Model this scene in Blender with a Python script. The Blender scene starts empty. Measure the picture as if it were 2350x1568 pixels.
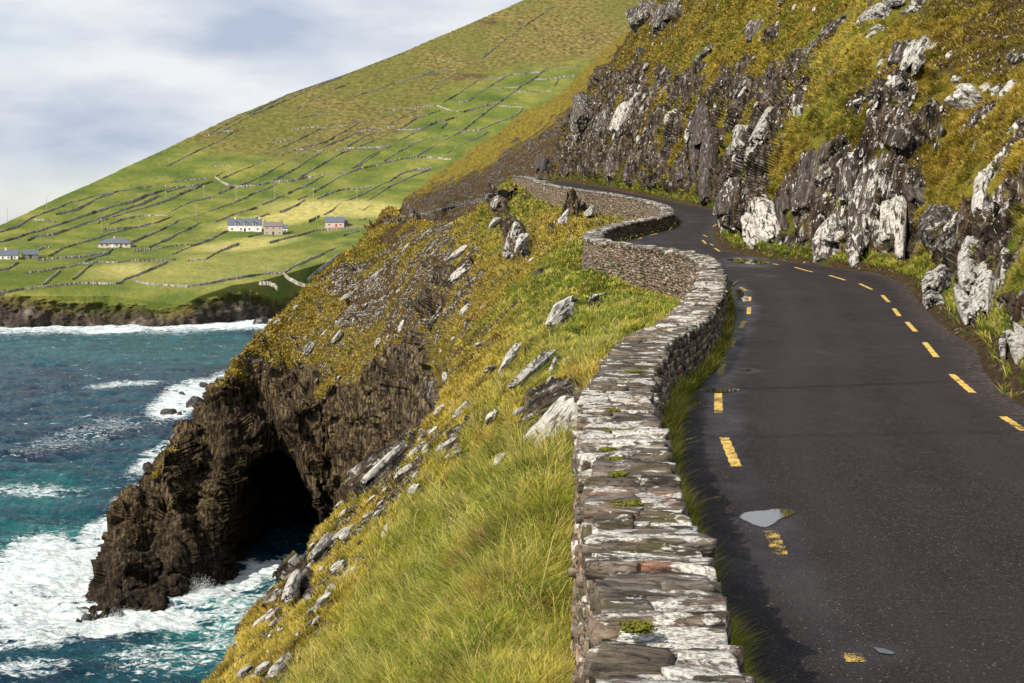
import bpy, bmesh, math, random
import numpy as np
from mathutils import Vector
random.seed(7)
RNG = np.random.default_rng(11)
SC = bpy.context.scene
COL = SC.collection
FPX = 1422.2
TH = math.radians(4.44)
K = 1024/2350.0
SEA = -45.0

# ------------------------------------------------------------------ camera geometry
def ray(px, py):
    """image point (2350-wide scale) -> direction scaled so that Y = 1 : (x/Y, z/Y)"""
    px = np.asarray(px, float); py = np.asarray(py, float)
    xn = (px*K-512)/FPX; yn = (341.5-py*K)/FPX
    D = math.cos(TH)+yn*math.sin(TH)
    return xn/D, (-math.sin(TH)+yn*math.cos(TH))/D
def at(px, py, Y):
    u, v = ray(px, py)
    return np.stack([u*Y, np.asarray(Y)*np.ones_like(u), v*Y], -1)
def proj(P):
    X, Y, Z = P[..., 0], P[..., 1], P[..., 2]
    f = Y*math.cos(TH)-Z*math.sin(TH); h = Y*math.sin(TH)+Z*math.cos(TH)
    return (512+FPX*X/f)/K, (341.5-FPX*h/f)/K

# ------------------------------------------------------------------ noise
def _hash(ix, iy, iz, seed):
    h = (ix.astype(np.uint32)*np.uint32(374761393)+iy.astype(np.uint32)*np.uint32(668265263)
         + iz.astype(np.uint32)*np.uint32(2147483647)+np.uint32(seed*974634777 % 4294967291))
    h = (h ^ (h >> np.uint32(13)))*np.uint32(1274126177)
    h = (h ^ (h >> np.uint32(16)))*np.uint32(2246822519)
    return h ^ (h >> np.uint32(15))
def pn(x, y, z=0.0, seed=0):
    """gradient noise about -1..1"""
    x, y, z = np.broadcast_arrays(np.asarray(x, np.float32), np.asarray(y, np.float32), np.asarray(z, np.float32))
    fx, fy, fz = np.floor(x), np.floor(y), np.floor(z)
    ix, iy, iz = fx.astype(np.int64), fy.astype(np.int64), fz.astype(np.int64)
    x, y, z = x-fx, y-fy, z-fz
    u, v, w = (t*t*t*(t*(t*6-15)+10) for t in (x, y, z))
    r = 0
    for dx in (0, 1):
        for dy in (0, 1):
            for dz in (0, 1):
                h = _hash(ix+dx, iy+dy, iz+dz, seed)
                gx = (h & np.uint32(1023)).astype(np.float32)/511.5-1
                gy = ((h >> np.uint32(10)) & np.uint32(1023)).astype(np.float32)/511.5-1
                gz = ((h >> np.uint32(20)) & np.uint32(1023)).astype(np.float32)/511.5-1
                g = gx*(x-dx)+gy*(y-dy)+gz*(z-dz)
                r = r+g*(u if dx else 1-u)*(v if dy else 1-v)*(w if dz else 1-w)
    return r*1.3
def fbm(x, y, z=0.0, seed=0, oct=4, gain=.5):
    a, s, f = 1., 0., 1.
    for i in range(oct):
        s = s+a*pn(np.asarray(x)*f, np.asarray(y)*f, np.asarray(z)*f, seed+i*7); a *= gain; f *= 2.03
    return s
def blocks(x, y, z, seed=0, tilt=.5):
    """fractured-rock relief: every Voronoi cell has its own offset and its own tilted face"""
    x, y, z = (np.asarray(t, np.float32) for t in (x, y, z))
    ix, iy, iz = (np.floor(t).astype(np.int64) for t in (x, y, z))
    best = np.full(x.shape, 1e9, np.float32); val = np.zeros(x.shape, np.float32)
    for dx in (-1, 0, 1):
        for dy in (-1, 0, 1):
            for dz in (-1, 0, 1):
                h = _hash(ix+dx, iy+dy, iz+dz, seed); h2 = _hash(ix+dx, iy+dy, iz+dz, seed+77)
                u = lambda k, hh: ((hh >> np.uint32(k)) & np.uint32(1023)).astype(np.float32)/1023
                ox, oy, oz = x-(ix+dx+u(0, h)), y-(iy+dy+u(10, h)), z-(iz+dz+u(20, h))
                d = ox*ox+oy*oy+oz*oz
                v = u(0, h2)*2-1+tilt*2*(ox*(u(10, h2)-.5)*2+oy*(u(20, h2)-.5)*2+oz*(u(5, h2)-.5)*2)
                m = d < best; best = np.where(m, d, best); val = np.where(m, v, val)
    return val
def sstep(a, b, x):
    t = np.clip((x-a)/(b-a), 0, 1); return t*t*(3-2*t)

# ------------------------------------------------------------------ mesh helpers
def mesh_np(name, V, quads=None, tris=None, mat=None, attrs=None, smooth=True, parent=None, mats=None, mi=None, link=True):
    V = np.ascontiguousarray(V, np.float32)
    me = bpy.data.meshes.new(name)
    nq = 0 if quads is None else len(quads); nt = 0 if tris is None else len(tris)
    me.vertices.add(len(V)); me.vertices.foreach_set('co', V.ravel())
    loops = []; tot = []
    if nq: loops.append(np.asarray(quads, np.int32).ravel()); tot.append(np.full(nq, 4, np.int32))
    if nt: loops.append(np.asarray(tris, np.int32).ravel()); tot.append(np.full(nt, 3, np.int32))
    loops = np.concatenate(loops); tot = np.concatenate(tot)
    me.loops.add(len(loops)); me.loops.foreach_set('vertex_index', loops)
    me.polygons.add(len(tot))
    me.polygons.foreach_set('loop_start', (np.cumsum(tot)-tot).astype(np.int32))
    me.polygons.foreach_set('use_smooth', np.full(len(tot), smooth))
    if mi is not None: me.polygons.foreach_set('material_index', np.asarray(mi, np.int32))
    me.update(calc_edges=True)
    for k, a in (attrs or {}).items():
        a = np.asarray(a, np.float32)
        if a.ndim == 1:
            at_ = me.attributes.new(k, 'FLOAT', 'POINT'); at_.data.foreach_set('value', a)
        else:
            at_ = me.attributes.new(k, 'FLOAT_VECTOR', 'POINT'); at_.data.foreach_set('vector', a.ravel())
    for m in (mats or ([mat] if mat else [])): me.materials.append(m)
    if not link: return me
    o = bpy.data.objects.new(name, me); COL.objects.link(o)
    if parent is not None: o.parent = parent
    return o
def grid_quads(nr, nc, mask=None):
    i = np.arange(nr-1)[:, None]*nc+np.arange(nc-1)[None, :]
    q = np.stack([i, i+1, i+nc+1, i+nc], -1)
    if mask is not None: return q[mask]
    return q.reshape(-1, 4)
def tag(o, label=None, cat=None, group=None, kind=None):
    if label: o['label'] = label
    if cat: o['category'] = cat
    if group: o['group'] = group
    if kind: o['kind'] = kind
    return o
def empty(name, loc=(0, 0, 0), rz=0.):
    o = bpy.data.objects.new(name, None); COL.objects.link(o); o.location = loc; o.rotation_euler = (0, 0, rz)
    o.empty_display_size = .3
    return o

# ------------------------------------------------------------------ materials
class N:
    def __init__(s, name):
        s.m = bpy.data.materials.new(name); s.m.use_nodes = True
        s.t = s.m.node_tree; s.b = s.t.nodes['Principled BSDF']; s.out = s.t.nodes['Material Output']
        s.geo = None
    def n(s, ty, **kw):
        n = s.t.nodes.new(ty)
        for k, v in kw.items():
            if k.startswith('i_'): n.inputs[k[2:]].default_value = v
            else: setattr(n, k, v)
        return n
    def l(s, a, b): s.t.links.new(a, b)
    def pos(s):
        if s.geo is None: s.geo = s.n('ShaderNodeNewGeometry')
        return s.geo.outputs['Position']
    def attr(s, name, out='Fac'):
        return s.n('ShaderNodeAttribute', attribute_name=name).outputs[out]
    def scaled(s, sc, rot=(0, 0, 0), src=None):
        m = s.n('ShaderNodeMapping'); m.inputs['Scale'].default_value = sc; m.inputs['Rotation'].default_value = rot
        s.l(src or s.pos(), m.inputs['Vector']); return m.outputs[0]
    def noise(s, scale, detail=4, rough=.55, vec=None, dist=0.):
        n = s.n('ShaderNodeTexNoise'); n.inputs['Scale'].default_value = scale; n.inputs['Detail'].default_value = detail
        n.inputs['Roughness'].default_value = rough; n.inputs['Distortion'].default_value = dist
        s.l(vec if vec is not None else s.pos(), n.inputs['Vector']); return n.outputs['Fac']
    def voro(s, scale, vec=None, feature='F1', out='Distance', rnd=1.):
        n = s.n('ShaderNodeTexVoronoi', feature=feature); n.inputs['Scale'].default_value = scale
        n.inputs['Randomness'].default_value = rnd
        s.l(vec if vec is not None else s.pos(), n.inputs['Vector']); return n.outputs[out]
    def ramp(s, fac, stops, interp='LINEAR'):
        r = s.n('ShaderNodeValToRGB'); r.color_ramp.interpolation = interp
        e = r.color_ramp.elements
        while len(e) < len(stops): e.new(.5)
        for x, (p, c) in zip(e, stops):
            x.position = p; x.color = (c, c, c, 1) if isinstance(c, (int, float)) else (*c, 1)
        s.l(fac, r.inputs['Fac']); return r.outputs['Color']
    def mix(s, fac, a, b, mode='MIX'):
        m = s.n('ShaderNodeMix', data_type='RGBA', blend_type=mode)
        for si, v in ((0, fac), (6, a), (7, b)):
            sock = m.inputs[si]
            if isinstance(v, (int, float)): sock.default_value = v if si == 0 else (v, v, v, 1)
            elif isinstance(v, tuple): sock.default_value = (*v, 1)
            else: s.l(v, sock)
        return m.outputs[2]
    def math(s, op, a, b=0., c=0., clamp=False):
        m = s.n('ShaderNodeMath', operation=op, use_clamp=clamp)
        for i, v in enumerate((a, b, c)):
            if isinstance(v, (int, float)): m.inputs[i].default_value = v
            else: s.l(v, m.inputs[i])
        return m.outputs[0]
    def bump(s, h, strength=.5, dist=.05, prev=None):
        b = s.n('ShaderNodeBump'); b.inputs['Strength'].default_value = strength; b.inputs['Distance'].default_value = dist
        s.l(h, b.inputs['Height'])
        if prev is not None: s.l(prev, b.inputs['Normal'])
        return b.outputs[0]
    def done(s, color=None, rough=None, normal=None, **kw):
        for k, v in (('Base Color', color), ('Roughness', rough), ('Normal', normal)):
            if v is None: continue
            if isinstance(v, tuple): s.b.inputs[k].default_value = (*v, 1)
            elif isinstance(v, (int, float)): s.b.inputs[k].default_value = v
            else: s.l(v, s.b.inputs[k])
        for k, v in kw.items(): s.b.inputs[k.replace('_', ' ')].default_value = v
        return s.m

# ------------------------------------------------------------------ camera, light, sky
cd = bpy.data.cameras.new('camera'); cam = bpy.data.objects.new('camera', cd); COL.objects.link(cam)
cd.sensor_width = 36; cd.lens = 50; cd.clip_start = .1; cd.clip_end = 20000
cam.rotation_euler = (math.radians(90)-TH, 0, 0); SC.camera = cam
SUN_EL, SUN_AZ = math.radians(40), math.radians(-134)     # azimuth from +Y, negative = left
sd = Vector((math.sin(SUN_AZ)*math.cos(SUN_EL), math.cos(SUN_AZ)*math.cos(SUN_EL), math.sin(SUN_EL)))
ld = bpy.data.lights.new('sun', 'SUN'); ld.energy = 5.0; ld.angle = math.radians(.55); ld.color = (1, .93, .82)
sun = bpy.data.objects.new('sun', ld); COL.objects.link(sun); sun.rotation_euler = sd.to_track_quat('Z', 'Y').to_euler()
w = bpy.data.worlds.new('World'); SC.world = w; w.use_nodes = True
nt = w.node_tree; bg = nt.nodes['Background']
sky = nt.nodes.new('ShaderNodeTexSky'); sky.sky_type = 'NISHITA'; sky.sun_disc = False
sky.sun_elevation = SUN_EL; sky.sun_rotation = SUN_AZ; sky.air_density = 1.0; sky.dust_density = .6; sky.ozone_density = 1.2
tc = nt.nodes.new('ShaderNodeTexCoord')
mp = nt.nodes.new('ShaderNodeMapping'); mp.inputs['Scale'].default_value = (1.1, 1.1, 3.4); mp.inputs['Location'].default_value = (.35, .2, .15)
nz = nt.nodes.new('ShaderNodeTexNoise'); nz.inputs['Scale'].default_value = 3.2; nz.inputs['Detail'].default_value = 7; nz.inputs['Roughness'].default_value = .5
nz.inputs['Distortion'].default_value = .35
nz2 = nt.nodes.new('ShaderNodeTexNoise'); nz2.inputs['Scale'].default_value = 5.; nz2.inputs['Detail'].default_value = 6
nt.links.new(tc.outputs['Generated'], mp.inputs['Vector']); nt.links.new(mp.outputs[0], nz.inputs['Vector']); nt.links.new(mp.outputs[0], nz2.inputs['Vector'])
rp = nt.nodes.new('ShaderNodeValToRGB'); rp.color_ramp.elements[0].position = .30; rp.color_ramp.elements[1].position = .56
rp.color_ramp.elements[0].color = (.42, .42, .42, 1); rp.color_ramp.elements[1].color = (.97, .97, .97, 1)
nt.links.new(nz.outputs['Fac'], rp.inputs['Fac'])
rc = nt.nodes.new('ShaderNodeValToRGB')
for e, (p, c) in zip([rc.color_ramp.elements[0], rc.color_ramp.elements[1]], ((.36, (3.6, 4.15, 5.2, 1)), (.60, (6.6, 6.65, 6.85, 1)))): e.position = p; e.color = c
nt.links.new(nz2.outputs['Fac'], rc.inputs['Fac'])
mx = nt.nodes.new('ShaderNodeMix'); mx.data_type = 'RGBA'
nt.links.new(rp.outputs['Color'], mx.inputs[0]); nt.links.new(sky.outputs[0], mx.inputs[6]); nt.links.new(rc.outputs['Color'], mx.inputs[7])
nt.links.new(mx.outputs[2], bg.inputs['Color']); bg.inputs['Strength'].default_value = .1
SC.view_settings.view_transform = 'Standard'; SC.view_settings.look = 'None'
SC.view_settings.exposure = 0.42; SC.view_settings.gamma = 1
SC.cycles.max_bounces = 6; SC.cycles.diffuse_bounces = 2; SC.cycles.glossy_bounces = 2; SC.cycles.transmission_bounces = 2
SC.cycles.use_denoising = True
# ------------------------------------------------------------------ road profile and edges
_zy = [0, 20, 52, 145, 230, 270, 300, 400, 500]; _zz = [-2.95, -2.95, -2.5, 1.8, 7.9, 9.2, 8.4, 2.0, 0]
_YF = np.linspace(0, 500, 2001); _ZF = np.interp(_YF, _zy, _zz)
_k = np.hanning(41); _k /= _k.sum(); _ZF = np.convolve(np.pad(_ZF, 20, 'edge'), _k, 'valid')
def zr(Y): return np.interp(Y, _YF, _ZF)
def to_road(px, py, off=0.):
    """image points -> world points on the surface (road + off)"""
    u, v = ray(px, py); ys = np.linspace(3.5, 300, 6000); f = (zr(ys)+off)/ys
    Y = np.array([ys[np.argmax(f >= vv)] for vv in np.atleast_1d(v)])
    return np.stack([np.atleast_1d(u)*Y, Y, zr(Y)+off], -1)
def smooth_poly(P, step=.5, win=5):
    d = np.r_[0, np.cumsum(np.linalg.norm(np.diff(P[:, :2], axis=0), axis=1))]
    n = max(int(d[-1]/step), 4); s = np.linspace(0, d[-1], n)
    Q = np.stack([np.interp(s, d, P[:, i]) for i in range(P.shape[1])], -1)
    k = np.hanning(win+2)[1:-1]; k /= k.sum(); h = win//2
    Qp = np.concatenate([np.repeat(Q[:1], h, 0)*2-Q[h:0:-1] if h else Q[:0], Q, 2*Q[-1:]-Q[-2:-h-2:-1]])
    return np.stack([np.convolve(Qp[:, i], k, 'valid') for i in range(P.shape[1])], -1)
WALLH = .95
WR_PX = [(1717, 1568), (1690, 1500), (1655, 1400), (1640, 1340), (1600, 1250), (1572, 1180), (1548, 1130), (1540, 1080), (1520, 1010),
         (1492, 930), (1492, 890), (1504, 850), (1532, 790), (1572, 765), (1612, 740), (1645, 700), (1661, 660), (1663, 635), (1652, 605),
         (1623, 585), (1550, 572), (1477, 562), (1411, 555), (1383, 546), (1381, 537), (1403, 524), (1458, 510), (1520, 500), (1546, 491),
         (1547, 482), (1530, 470), (1490, 459), (1440, 449), (1380, 440), (1300, 429), (1250, 419), (1232, 410)]
_a = np.array(WR_PX, float); WR = to_road(_a[:, 0], _a[:, 1], WALLH)
WR = np.concatenate([[[WR[0, 0]-.22, WR[0, 1]-2.6, WR[0, 2]]], WR, [[2.4, 236, zr(236)+WALLH], [1.2, 250, zr(250)+WALLH], [3, 266, zr(266)+WALLH], [14, 282, zr(282)+WALLH]]])
WR = smooth_poly(WR, .4, 9)
_t = np.gradient(WR[:, :2], axis=0); _t /= np.linalg.norm(_t, axis=1)[:, None]
WN = np.stack([-_t[:, 1], _t[:, 0]], -1)            # towards the left
WW = np.interp(WR[:, 1], [5, 10, 14, 20, 60, 90, 300], [.59, .64, .76, .78, .85, 1.0, 1.1])
WL = WR.copy(); WL[:, :2] += WN*WW[:, None]
E_PX = [(2350, 935), (2285, 890), (2255, 850), (2240, 800), (2165, 755), (2115, 700), (2080, 655), (2020, 628), (1900, 612), (1750, 592), (1660, 574),
        (1637, 548), (1638, 525), (1655, 500), (1655, 486), (1600, 474), (1540, 462), (1480, 450), (1390, 432), (1320, 420)]
_a = np.array(E_PX, float); ER = to_road(_a[:, 0], _a[:, 1])
ER = np.concatenate([[[5.6, -10, -2.95], [5.9, 8, -2.95], [7.2, 17, -2.95]], ER, [[7.2, 238, zr(238)], [5.2, 250, zr(250)], [7.5, 264, zr(264)], [17, 277, zr(277)], [45, 290, 8]]])
ER = smooth_poly(ER, .5, 9)
def dist_poly(X, Y, P):
    """distance to polyline (xy)"""
    shp = X.shape; X = X.ravel(); Y = Y.ravel(); D = np.full(X.shape, 1e9)
    Q = P[::4]
    for i in range(len(Q)-1):
        a = Q[i, :2]; b = Q[i+1, :2]-a; L = b@b
        m = np.abs(Y-a[1]) < 38
        idx = np.nonzero(m)[0]
        if not len(idx): continue
        dx = X[idx]-a[0]; dy = Y[idx]-a[1]; t = np.clip((dx*b[0]+dy*b[1])/L, 0, 1)
        d = np.hypot(dx-t*b[0], dy-t*b[1]); D[idx] = np.minimum(D[idx], d)
    return D.reshape(shp)
_o = np.argsort(WL[:, 1]); xw = lambda Y: np.interp(Y, WR[np.argsort(WR[:, 1]), 1], WR[np.argsort(WR[:, 1]), 0])
xl = lambda Y: np.interp(Y, WL[_o, 1], WL[_o, 0])
_e = np.argsort(ER[:, 1]); xe = lambda Y: np.interp(Y, ER[_e, 1], ER[_e, 0])

# ------------------------------------------------------------------ control points of the seaward slope: (px, py, Y) seen, (px, Y, z) hidden
VIS = [(470,1568,26),(560,1470,30),(640,1400,35),(700,1310,41),(725,1220,46),(790,1160,52),(850,1110,58),(930,1040,66),(1000,960,75),
 (1000,1568,13.7),(750,1568,18),(900,1300,23),(1200,1300,15.5),(1100,1100,25),(1250,1000,25),(1000,1150,33),(850,1250,34),(1150,950,38),(1300,800,42),
 (1400,700,60),(1250,720,58),(1100,860,60),(1150,760,68),(1350,620,72),(700,1420,29),(600,1568,21.5),(1100,1400,15),
 (1200,600,115),(1050,650,155),(1350,520,125),(1300,560,100),(1450,500,135),(1400,500,150),(1300,500,160),(1200,520,165),
 (1000,800,112),(1300,450,195),(1222,450,212),(1100,480,228),(950,500,248),(870,512,262),(830,540,255),(700,650,235),(600,740,222),
 (540,800,212),(480,890,202),(400,1000,190),(700,800,200),(800,750,190),(900,700,182),(900,600,215),(1050,560,195),(960,800,150),
 (450,950,198),(600,870,207),(750,870,205),(850,870,200),(950,900,155),(930,1000,172),(740,1200,198),(860,1060,200),(750,1020,200),(650,1000,203),
 (350,1090,182),(290,1140,178),(300,1250,173),(250,1350,169),(450,1200,183),(450,1060,190),(350,1320,173),(600,1150,190),(200,1400,167),(550,1250,186),
 (870,508,300),(1000,485,305),(1190,442,292),(950,500,325),(1100,468,298),(1000,440,370),(1100,390,360),(1200,340,350),(1240,390,310),(1300,250,350),
 (920,485,392),(991,408,400),(1088,336,400),(1161,290,400),(1210,251,400),(1346,154,400),(1400,110,400),(1450,75,405)]
HID = [(400,42,-34),(470,36,-20),(560,40,-24),(640,48,-28),(700,60,-32),(850,78,-34),(930,90,-30),(1000,100,-22),(600,90,-52),(800,110,-50),(700,150,-54),(850,125,-46),
 (300,60,-54),(0,60,-58),(300,25,-16),(0,25,-20),(-300,25,-24),(-300,60,-58),(200,100,-56),(0,130,-58),(-300,150,-58),(450,140,-56),(300,150,-55),
 (400,165,-54),(250,158,-52),(120,160,-53),(520,172,-53),(650,184,-51),(740,186,-49),
 (130,185,-54),(200,195,-52),(260,202,-52),(330,215,-52),(400,235,-52),(470,260,-52),(550,280,-50),(620,300,-50),(700,340,-50),(750,400,-50),(100,300,-56),(400,400,-56),(-300,300,-58),
 (780,300,-38),(850,330,-20),(850,400,-40),(950,430,-20),(1000,460,-2),(1240,470,20),(1500,480,50),(1700,470,50),(1000,280,-8),(1100,262,0),(1200,255,4),(1250,270,7),
 (600,8,-6.5),(300,8,-8),(0,8,-10),(900,8,-4.8),(1000,5,-4),(700,14,-8.5),(450,16,-11),
 (1700,20,-3.2),(2300,20,-3.2),(1700,60,-2.8),(2300,60,-3),(1800,140,1),(2300,140,0),(1600,200,4),(2200,250,6),(2000,350,4),(2500,400,0),(1500,330,9),(1400,300,9.2),(2300,6,-3.2),(1600,6,-3.2)]
_HT = [(480, (890, 930), (195, 191)), (600, (740, 900), (222, 206)), (700, (650, 750, 900), (238, 224, 204)), (850, (530, 600, 750, 900), (262, 240, 210, 187)), (950, (502, 600, 750, 900), (252, 213, 172, 148)),
       (1050, (490, 600, 750, 860), (236, 172, 120, 98)), (1200, (450, 520, 600, 700), (218, 165, 115, 88)), (1350, (460, 520, 560), (180, 128, 98))]
def headY(x_, y_): return float(np.interp(x_, [c_[0] for c_ in _HT], [np.interp(y_, c_[1], c_[2]) for c_ in _HT]))
VIS = [p_ for p_ in VIS if not (100 <= p_[2] <= 262 and p_[1] < 945 and p_[0] > 460) and not (p_[2] > 120 and p_[0] > 500 and p_[1] > 930) and p_[2] > 75]
for x_ in range(480, 1400, 50):
    for y_ in range(430, 960, 40):
        lo_ = np.interp(x_, [290,350,400,480,540,600,700,830,870,950,1100,1222,1300,1400], [1140,1090,1000,890,800,740,650,540,512,502,480,445,440,470])
        hi_ = np.interp(x_, [480,600,750,850,930,1000,1050,1150,1200,1300,1350,1400], [930,900,880,900,940,870,800,740,640,580,540,500])
        if lo_-2 <= y_ <= hi_: VIS.append((x_, y_, headY(x_, y_)))
for x_, y_ in ((480,890),(540,800),(600,740),(700,650),(830,540),(870,512),(950,502),(1100,480),(1222,447)):
    VIS.append((x_, y_, headY(x_, y_)))
print('HEAD', [tuple(np.round(v_)) for v_ in VIS[-11:]])
YF_PX = [-700, 100, 160, 250, 350, 400, 520, 600, 720, 760, 850, 930, 1000, 1060, 1120]; YF_Y = [154, 154, 158, 161, 165, 169, 182, 189, 193, 193, 186, 165, 130, 95, 60]
YF_U = ray(np.array(YF_PX), 1000)[0]
SA, SB = 9., 1.6
def _phi(r): return np.sqrt(r*r+.003)
_GU = np.linspace(-.7, .7, 281); _GL = np.linspace(math.log(3.), math.log(520), 420)
def rbf(vis, hid, wr):
    A = []
    for px, py, Y in vis:
        u, v = ray(px, py); A.append((u, math.log(Y), v))
    for px, Y, z in hid:
        u, _ = ray(px, 700); A.append((u, math.log(Y), z/Y))
    for i in range(0, len(WL), 12):
        X, Y, Z = WL[i]
        if wr[0] < Y < wr[1]: A.append((X/Y, math.log(Y), (Z-WHT(Y))/Y))
    A = np.array(A)
    D = _phi(np.hypot((A[:, None, 0]-A[None, :, 0])*SA, (A[:, None, 1]-A[None, :, 1])*SB))
    W = np.linalg.solve(D-np.eye(len(A))*.0008, A[:, 2]); print('RBF', len(A), np.abs(W).max())
    G = np.zeros((len(_GL), len(_GU)))
    for j in range(len(A)):
        G += W[j]*_phi(np.hypot((_GU[None, :]-A[j, 0])*SA, (_GL[:, None]-A[j, 1])*SB))
    return G
WHT = lambda Y: np.interp(Y, [5, 11, 14, 18, 24, 40, 50, 60, 75, 85, 110, 125, 150, 175, 215, 250], [1.6, 1.5, 1.0, .6, .55, .5, .9, 2.0, 2.0, 1.1, .8, 1.2, 2.4, 2.6, 2.2, 1.5])
VA, HA = [(1300,800,34),(1400,700,50),(1350,620,70),(1450,650,62),(1350,700,52),(1250,640,75),(1200,600,112),(1300,560,100),(1150,660,105),(1380,800,32),(1100,700,112),(1050,800,76)], []
def _pl(u): return 3.2+.84*.4, .84*u
for x_, y_ in ((1000,1568),(750,1568),(900,1300),(1200,1300),(1100,1100),(1250,1000),(1000,1150),(850,1250),(1150,950),(1100,860),(700,1420),(600,1568),(1100,1400),(1250,760),(1150,800),(1200,880),(1050,980),
    (470,1568),(560,1470),(640,1400),(700,1310),(725,1220),(790,1160),(850,1110),(930,1040),(1000,960),(950,1200),(800,1400),(1200,1500),(880,1500)):
    u, v = (float(t_) for t_ in ray(x_, y_)); VA.append((x_, y_, _pl(u)[0]/(-v+_pl(u)[1])))
    print('PL', x_, y_, round(VA[-1][2], 1))
for x_ in (-300, 0, 200, 400, 600, 800, 1000, 1150):
    for Y_ in (4, 7, 11, 16, 25, 40):
        u = float(ray(x_, 1000)[0])
        if Y_ > 16 and x_ > 450: continue
        if x_ > 1000 and Y_ < 8: continue
        HA.append((x_, Y_, -3.2+.84*(u*Y_-.4)))
for x_ in (0, 300, 600, 800):
    for Y_ in (50, 80, 110): HA.append((x_, Y_, -3.2+.84*(float(ray(x_, 1000)[0])*Y_-.4)))
_GA = rbf(VA, HA+[h_ for h_ in HID if h_[0] > 1550 and h_[1] <= 170], (4.5, 125))
YB_U = ray(np.array([-700, 470, 560, 640, 700, 725, 790, 850, 930, 1000, 1040, 1080, 1200]), 1000)[0]; YB_Y = [25, 26.5, 29.5, 30, 33, 38, 40, 40.5, 41, 44, 56, 130, 200]
_GB = rbf([p_ for p_ in VIS if p_[2] > 75], [h_ for h_ in HID if h_[1] > 115 and not (h_[0] < 950 and h_[1] < 187 and not h_[0] == 130)], (75, 260))
def bil(G, gx, gy, x, y):
    fx = np.clip((x-gx[0])/(gx[1]-gx[0]), 0, len(gx)-1.001); fy = np.clip((y-gy[0])/(gy[1]-gy[0]), 0, len(gy)-1.001)
    i = fx.astype(int); j = fy.astype(int); a = fx-i; b = fy-j
    return (G[j, i]*(1-a)+G[j, i+1]*a)*(1-b)+(G[j+1, i]*(1-a)+G[j+1, i+1]*a)*b
def vergeL(Y): return np.interp(Y, [5, 12, 16, 40, 60, 90, 120, 150, 250], [.30, .30, .32, .30, .32, .6, .5, .3, .3])
def H_base(X, Y, full=False):
    lg = np.log(Y); u_ = X/Y
    ha = Y*bil(_GA, _GU, _GL, u_, lg); yb = np.interp(u_, YB_U, YB_Y)+.8*fbm(X/3, Y/9, 0, 27, 2); ha = np.maximum(ha-1.9*np.maximum(Y-yb, 0)**1.15, -56); hb_ = Y*bil(_GB, _GU, _GL, u_, lg)
    yf = np.interp(u_, YF_U, YF_Y)+1.5*fbm(X/9, 0*X, 0, 15, 3)
    kk = np.interp(u_, ray(np.array([100, 250, 400, 520, 700, 1000]), 1000)[0], [1.2, 1.8, 2.4, 3.4, 5., 4.])
    hb_ = np.minimum(hb_, np.maximum(SEA-3+(Y-yf)*kk, -56))
    zs_ = np.interp(X, [-60, -52.5, -51.3, -50.2, -49.4, -45.2, -41.5, -40, -39, -34.6, -27, -20], [-62, -54, -45, -41, -34, -27.4, -21.5, -17, -14.2, -8.7, -.7, 12])-1.3+.9*fbm(X/5, Y/5, 0, 17, 3)
    hb_ = np.where((Y > 140) & (Y < 275), np.minimum(hb_, np.maximum(zs_, -56)), hb_)
    sb = sstep(82, 106, Y)
    hl = ha*(1-sb)+hb_*sb
    z0 = zr(Y)
    dL = dist_poly(X, Y, WL); left = X < xl(Y)
    tgt = z0+WALLH-WHT(Y)
    wgt = np.exp(-(dL/(1.2+.012*Y))**2)*(Y < 262)
    hl = np.where(left, hl*(1-wgt)+tgt*wgt, hl)
    dE = dist_poly(X, Y, ER); right = (X > xe(Y)) & (Y < 292)
    band = (~left) & (~right) & (Y < 285)
    dW = dist_poly(X, Y, WR); inv = (X > xw(Y))
    hb = z0-.16+.22*(1-sstep(-.05, .1, dW-vergeL(Y)))*1.0
    h = np.where(band, hb, hl)
    # landward hillside
    Ys = [8, 25, 35, 55, 75, 100, 140, 180, 235, 270]
    hr = np.interp(Y, Ys, [1.2, 1.6, 2.2, 4.5, 6.5, 7.5, 9, 10, 11, 11])
    rs = np.interp(Y, Ys, [1.0, 1.1, 1.3, 1.9, 2.3, 2.4, 2.4, 2.4, 2.4, 2.4])
    us = np.interp(Y, Ys, [.95, 1.0, 1.05, 1.12, 1.15, 1.2, 1.3, 1.4, 1.5, 1.5])
    vw = np.interp(Y, Ys, [1.4, 1.3, 1.4, 1.6, 1.6, 1.0, .8, .8, .8, .8])
    wob = fbm(X/9., Y/9., 0, 5, 3)*1.6
    dd = np.maximum(dE-vw-wob*.35*sstep(1, 4, dE), 0)
    hh = z0+.02+.10*sstep(0, .4, dE)+np.minimum(dE, vw)*.30
    rise = np.minimum(dd*rs, hr+wob*.6)
    rest = np.maximum(dd-(hr+wob*.6)/rs, 0)*us
    hh = hh+rise+rest
    vcap = np.interp(u_, [0, .10, .155, .185, .21, .25, .36], [.30, .18, .1655, .1665, .19, .235, .30])
    hh = np.minimum(hh, vcap*Y+.35*fbm(X/6, Y/20, 0, 19, 3))
    h = np.where(right, hh, h)
    if full: return h, dict(left=left, right=right, band=band, dE=dE, dL=dL, dW=dW, dd=dd, hr=hr)
    return h
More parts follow.
